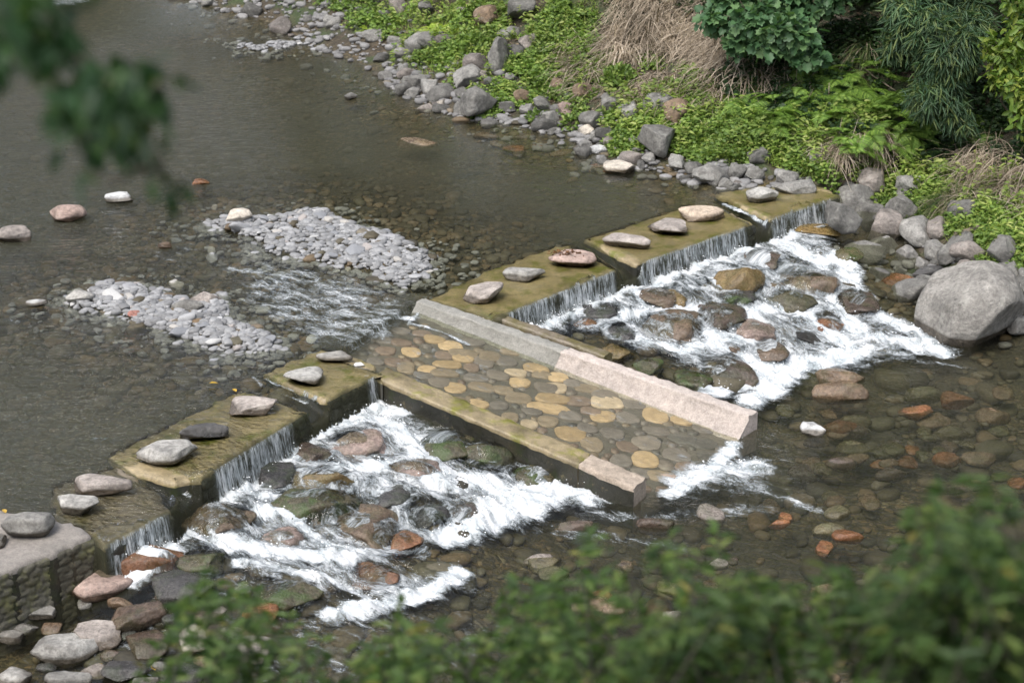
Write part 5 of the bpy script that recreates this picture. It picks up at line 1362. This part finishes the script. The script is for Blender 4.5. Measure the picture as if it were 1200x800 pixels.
shrub('broadleaf_shrub', (905, 60), [(880, 22, 46, 34, -.9), (925, 38, 44, 30, -1.1), (870, 52, 28, 22, -.9), (945, 66, 26, 16, -1.0), (900, -20, 60, 36, -.6), (960, 0, 40, 26, -.6), (1000, -24, 60, 22, -.3)], 2300, 'round', .13, 'leaf_broad', 'broad leaved bluish green shrub beside the straw heap', 'shrub')
shrub('bamboo', (1098, 110), [(1078, 22, 46, 38, -1.0), (1110, 66, 40, 46, -1.2), (1098, 110, 34, 32, -1.2), (1060, 50, 26, 22, -.9), (1130, 30, 40, 30, -.6), (1118, 138, 18, 16, -1.2), (1090, -30, 70, 40, -.5)], 3400, 'narrow', .19, 'leaf_bamboo', 'dense narrow leaved bamboo hanging down the bank', 'bamboo', .022, 'culm', 'culm')
shrub('vine_shrub', (1195, 150), [(1182, 60, 26, 26, -1.1), (1194, 100, 24, 30, -1.2), (1175, 84, 18, 20, -1.1), (1205, 140, 22, 22, -1.2), (1165, 58, 14, 12, -1.0), (1215, 20, 44, 36, -.9)], 420, 'mid', .13, 'leaf_vine', 'yellow green vine shrub at the photo edge', 'shrub', .02)
# taller trees up the bank, mostly above the picture: they shade the slope and darken the water
def tall(px, s_up, h, R, n, label, seed):
    p = hit(px, 2, z_ground); d = p[:2] / np.linalg.norm(p[:2]); x, y = p[0] + d[0] * s_up, p[1] + d[1] * s_up; p = np.array([x, y, float(z_ground(x, y))])
    root = tag(empty('bank_tree', p), label, 'tree', 'trees above the far bank'); bl = []
    for k in range(7):
        a_ = 2 * math.pi * k / 6; rr = 0 if k == 6 else R * .55
        bl.append(((rr * math.cos(a_), rr * math.sin(a_), h + rng.uniform(-.5, .6) + (R * .35 if k == 6 else 0)), (R * .55, R * .55, R * .42)))
    P, O = crown_pts(bl, n); k = len(P); mb = MB(); PP = np.repeat(P, 3, 0) + rng.normal(0, .09, (k * 3, 3)); D = unit(np.repeat(O, 3, 0) + rng.normal(0, .7, (k * 3, 3))); N = unit(rng.normal(0, .5, (k * 3, 3)) + [0, -.2, .9]); L = rng.uniform(.16, .30, k * 3); leaves(mb, PP, D, N, L, L * .5)
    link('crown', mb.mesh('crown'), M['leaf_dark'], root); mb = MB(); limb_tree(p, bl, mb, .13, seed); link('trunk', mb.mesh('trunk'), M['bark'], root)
TL = 'dark evergreen tree standing above the far bank'
for args in [(1010, .9, 3.0, 2.0, 2200), (1110, 1.6, 3.6, 2.2, 2300), (900, 3.5, 3.4, 2.2, 1800), (1210, 1.2, 3.4, 2.0, 2000), (780, 6, 4.5, 2.8, 1800), (620, 6, 4.5, 3.0, 1800), (480, 7, 5, 3.2, 1800), (340, 9, 5.5, 3.4, 1800), (1000, 8, 5.5, 3.2, 1800)]: tall(*args, TL, 3)
for x, y, h, R in [(-16, 62, 7, 4.5), (-9, 66, 8, 5), (-3, 60, 8, 5), (4, 52, 8, 5), (-24, 66, 7, 5)]:
    p = np.array([x, y, float(z_ground(np.array(x), np.array(y)))]); root = tag(empty('valley_tree', (x, y, max(p[2], -.1))), 'big dark tree closing the valley upstream', 'tree', 'trees closing the valley upstream'); bl = []
    for k in range(9): d = rand_dirs(1, -.5, .8)[0]; bl.append((d * R * .6 + [0, 0, h], (R * .55, R * .55, R * .5)))
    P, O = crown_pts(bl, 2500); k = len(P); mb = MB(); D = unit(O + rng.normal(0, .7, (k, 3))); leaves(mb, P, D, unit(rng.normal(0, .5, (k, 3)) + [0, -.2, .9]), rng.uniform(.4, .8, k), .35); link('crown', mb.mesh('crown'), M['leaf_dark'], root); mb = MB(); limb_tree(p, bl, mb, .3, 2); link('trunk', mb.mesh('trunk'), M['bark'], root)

# grass plume, fallen branches
p = hit(1175, 110, z_ground); d0 = np.linalg.norm(p - [0, 0, CAMZ]) - 1.3
root = tag(empty('plume_grass', p), 'single drooping tan grass plume in front of the bamboo', 'grass'); mb = MB()
q0, q1, q2, q3 = [at_dist(*c, d0) - p for c in ((1172, 92), (1168, 55), (1150, 52), (1143, 60))]
tube(mb, [np.zeros(3), q0, q1, q2, q3], [.006, .005, .004, .003, .002], 5); link('stalk', mb.mesh('stalk'), M['straw'], root)
mb = MB(); t_ = rng.uniform(0, 1, 260)[:, None]; e_ = at_dist(1133, 74, d0) - p; PP = q3 * (1 - t_) + e_ * t_; PP = PP + rng.normal(0, .012, PP.shape)
blades(mb, PP, unit((e_ - q3) + rng.normal(0, .06, PP.shape)), rng.uniform(.06, .14, 260), .006, .3, 4); link('plume', mb.mesh('plume'), M['plume'], root)
for pts, r, lab in [([(965, 22), (995, 32), (1018, 44), (1034, 46)], .035, 'bare grey branch under the broad leaved shrub'), ([(1010, 88), (1022, 98), (1036, 110), (1048, 114)], .014, 'thin fallen twig among the ferns'), ([(1145, 176), (1158, 196), (1180, 206)], .012, 'dry fallen stick lying by the sedge'), ([(1118, 214), (1136, 228), (1150, 236)], .012, 'bleached stick caught under the sedge')]:
    W_ = [hit(*p_, z_ground) + [0, 0, .1] for p_ in pts]; o_ = W_[0]; mb = MB(); tube(mb, [q_ - o_ + rng.normal(0, .02, 3) for q_ in W_], [r, r * .85, r * .7, r * .4][:len(W_)], 7)
    tag(link('fallen_branch', mb.mesh('fallen_branch'), M['bark_pale'], None, o_), lab, 'branch')
p_ = hit(1132, 284, z_ground)
mb = MB(); tube(mb, [(-.17, -.03, .05), (0, 0, .075), (.17, .06, .12)], [.04, .042, .036], 4); tag(link('driftwood', mb.mesh('driftwood'), M['bark_pale'], None, p_ + [0, 0, .08]), 'tan plank of driftwood lying on the stones', 'driftwood')

# fallen yellow leaves
for k, (px, py, z, lab) in enumerate([(235, 683, None, 0), (249, 685, None, 0), (70, 690, POOL + .06, 1), (37, 710, POOL + .06, 1), (182, 785, POOL + .06, 1), (120, 777, POOL + .06, 1), (245, 449, .03, 2), (7, 601, .07, 3), (176, 718, None, 0), (222, 500, .03, 2), (277, 459, .03, 2), (100, 660 + 30, POOL + .06, 1)]):
    if z is None: z = POOL + .22
    p = at(px, py, z); mb = MB(); leaves(mb, np.zeros((1, 3)), np.array([[math.cos(k * 2.1), math.sin(k * 2.1), .1]]), np.array([[0, 0, 1.0]]), .10, .045)
    tag(link('fallen_leaf', mb.mesh('fallen_leaf'), M['leaf_fallen'], None, p), ['yellow leaf stuck on a dark wet stone', 'yellow leaf floating in the side pool', 'yellow leaf on the wet weir crest', 'orange leaf on the dry concrete block'][lab], 'leaf', ['leaves on dark stones', 'leaves in the side pool', 'leaves on the weir', None][lab])

p = hit(662, 299, lambda x, y: 0 * x + .13); k = 60; mb = MB()
leaves(mb, rng.normal(0, 1, (k, 3)) * [.11, .05, .012] + [0, 0, .03], rand_dirs(k, -.1, .4), unit(rand_dirs(k, .2, 1)), rng.uniform(.03, .07, k), .02)
tag(link('leaf_debris', mb.mesh('leaf_debris'), M['debris'], None, p), 'rusty brown clump of dead leaves caught on the pinkish stepping stone', 'debris')

# ------------------------------------------------------------------ foreground: leafy trees on the near slope, out of focus
OUTL = [(225, 690), (262, 668), (285, 664), (300, 690), (330, 706), (370, 730), (430, 742), (480, 722), (500, 706), (540, 716), (590, 704), (630, 676), (655, 628), (690, 596), (705, 600), (712, 640), (760, 676), (800, 668), (850, 640), (900, 622), (960, 618), (1000, 620), (1035, 632), (1060, 615), (1100, 594), (1140, 582), (1180, 594), (1260, 570), (1400, 550)]
def ytop(x): return np.interp(x, [o[0] for o in OUTL], [o[1] for o in OUTL])
def front_tree(base, xr, n_sp, dist, label, mat='leaf_front', size=(.036, .066), yoff=0, dens=None):
    p = np.array([base[0], base[1], float(z_ground(np.array(base[0]), np.array(base[1])))]); root = tag(empty('riverside_tree', p), label, 'tree')
    mb = MB(); tb_ = MB(); hubs = []
    hub0 = at_dist((xr[0] + xr[1]) / 2, 1120, (dist[0] + dist[1]) / 2) - p
    tube(tb_, [(0, 0, -.3), hub0 * .4 + rng.normal(0, .1, 3), hub0 * .8, hub0], [.11, .09, .06, .045], 8)
    for k in range(n_sp):
        px = rng.uniform(*xr); yt = ytop(px) + yoff; py = yt + 240 * (rng.uniform() ** 1.35) + 6 - (rng.uniform(15, 60) if rng.uniform() < .16 else 0)
        if dens is not None and rng.uniform() > dens(px, py - yt): continue
        if vn(px / 80, py / 36, 5) < (.40 if px < 900 else .46): continue
        tip = at_dist(px, py, rng.uniform(*dist)) - p
        back = at_dist(px + rng.normal(0, 70), py + rng.uniform(90, 200), rng.uniform(*dist)) - p
        mid = (tip + back) / 2 + rng.normal(0, .04, 3) + [0, 0, .03]
        tube(tb_, [back, mid, tip], [.0035, .0025, .0012], 4, False)
        if k % 14 == 0: tube(tb_, [hub0 * .97, (hub0 + back) / 2 + rng.normal(0, .06, 3), back], [.009, .006, .003], 5, False)
        m = int(rng.integers(20, 34)); t = rng.uniform(.2, 1.0, m)[:, None]
        C = back * (1 - t) ** 2 + 2 * mid * t * (1 - t) + tip * t * t; T = unit(tip - back)
        S_ = unit(np.cross(T, [0, 0, 1.0])); sg = np.where(np.arange(m) % 2 == 0, 1.0, -1.0)[:, None]
        D = unit(S_ * sg * .9 + T * .65 + rng.normal(0, .28, (m, 3)) + [0, 0, -.28]); N = unit(rng.normal(0, .35, (m, 3)) + [0, -.25, 1.0]); L = rng.uniform(*size, m)
        leaves(mb, C, D, N, L, L * rng.uniform(.24, .36, m), .18, .25)
    link('crown', mb.mesh('crown'), M[mat], root); link('trunk', tb_.mesh('trunk'), M['bark_front'], root)
front_tree((-1.2, 4.6), (215, 480), 170, (5.2, 6.4), 'out of focus leafy tree in front of the side pool', dens=lambda x, d: 1.0 if x < 330 else .6)
front_tree((.3, 3.9), (440, 800), 430, (4.6, 6.2), 'out of focus bushy tree covering the bottom middle of the view', dens=lambda x, d: .45 if d < 60 else .95)
front_tree((1.7, 3.6), (760, 1100), 360, (4.2, 5.8), 'out of focus bushy tree in front of the lower pool', dens=lambda x, d: .6 if d < 45 else 1.0)
front_tree((2.6, 3.2), (1020, 1400), 400, (3.8, 5.2), 'dark out of focus tree filling the bottom corner', 'leaf_front', (.038, .068))
# hanging branch close to the camera
p = np.array([-2.4, 1.2, float(z_ground(np.array(-2.4), np.array(1.2)))]); root = tag(empty('overhanging_tree', p), 'very blurred dark leafy branch hanging into the upper corner', 'tree')
tb_ = MB(); mb = MB(); D0 = 2.95
knots = [at_dist(*k_, D0) - p for k_ in ((-420, -200), (-160, -60), (-20, 0), (80, 60), (150, 110), (185, 190))]
tube(tb_, [(0, 0, -.3), (.02, .05, 1.6), (.05, .2, 2.6), knots[0]], [.10, .085, .06, .03], 8); tube(tb_, knots, [.03, .018, .010, .006, .004, .002], 6, False)
CL = [(20, 20, 46, 34, 46), (60, 48, 30, 30, 18), (-10, 70, 22, 26, 14), (62, 74, 20, 16, 10), (118, 100, 46, 30, 46), (150, 130, 34, 36, 40), (100, 130, 30, 34, 24), (165, 90, 24, 20, 14), (60, 132, 16, 14, 6), (128, 165, 36, 18, 16), (184, 196, 9, 16, 4), (208, 216, 14, 10, 3), (98, 205, 5, 8, 2), (207, 84, 8, 4, 2), (-80, 20, 60, 60, 40), (-150, -40, 80, 60, 50), (60, -40, 80, 40, 40)]
for (px, py, rx, ry, m) in CL:
    c = np.stack([at_dist(px + rng.normal(0, rx * .55), py + rng.normal(0, ry * .55), D0 + rng.normal(0, .12)) for _ in range(int(m * 1.7))]) - p; m = len(c)
    D = unit(rng.normal(0, .55, (m, 3)) + [.15, -.1, -.8]); N = unit(rng.normal(0, .5, (m, 3)) + [0, -.7, .6]); L = rng.uniform(.032, .055, m); leaves(mb, c, D, N, L, L * .40, .15, .15)
    k0 = min(range(len(knots)), key=lambda j: np.linalg.norm(knots[j] - c.mean(0))); tube(tb_, [knots[k0], (knots[k0] + c.mean(0)) / 2 + rng.normal(0, .01, 3), c.mean(0)], [.004, .003, .0015], 4, False)
link('crown', mb.mesh('crown'), M['leaf_branch'], root); link('trunk', tb_.mesh('trunk'), M['bark'], root)
# ------------------------------------------------------------------ camera, light, render settings
cam = bpy.data.cameras.new('camera'); co = bpy.data.objects.new('camera', cam); COL.objects.link(co)
co.location = (0, 0, CAMZ); co.rotation_euler = (math.radians(90) - PITCH, 0, 0)
cam.lens = 70; cam.sensor_width = 36; cam.clip_start = .1; cam.clip_end = 2000
cam.dof.use_dof = True; cam.dof.focus_distance = 21.5; cam.dof.aperture_fstop = 2.7
SC.camera = co
wd = bpy.data.worlds.new('World'); SC.world = wd; wd.use_nodes = True
nt = wd.node_tree; bg = nt.nodes['Background']; sky = nt.nodes.new('ShaderNodeTexSky'); sky.sky_type = 'NISHITA'; sky.sun_disc = False
EL_, AZ_ = math.radians(58), math.radians(215)   # sun behind the camera to the left; azimuth measured from +Y clockwise
sky.sun_elevation = EL_; sky.sun_rotation = AZ_; sky.air_density = 1.0; sky.dust_density = 3.0; sky.ozone_density = .6
hs = nt.nodes.new('ShaderNodeHueSaturation'); hs.inputs['Saturation'].default_value = .5; nt.links.new(sky.outputs[0], hs.inputs['Color']); nt.links.new(hs.outputs[0], bg.inputs[0]); bg.inputs[1].default_value = .15
sl = bpy.data.lights.new('sun', 'SUN'); sl.energy = 1.15; sl.angle = math.radians(32); sl.color = (1, .96, .9)
so = bpy.data.objects.new('sun', sl); COL.objects.link(so)
d = Vector((math.sin(AZ_) * math.cos(EL_), math.cos(AZ_) * math.cos(EL_), math.sin(EL_)))
so.rotation_euler = d.to_track_quat('Z', 'Y').to_euler(); so.location = (-6, -6, 20)
vs = SC.view_settings; vs.view_transform = 'Standard'; vs.look = 'None'; vs.gamma = 1; vs.exposure = 1.12; vs.use_curve_mapping = False
SC.cycles.use_denoising = True; SC.cycles.max_bounces = 8; SC.cycles.transparent_max_bounces = 12
SC.cycles.caustics_reflective = False; SC.cycles.caustics_refractive = False
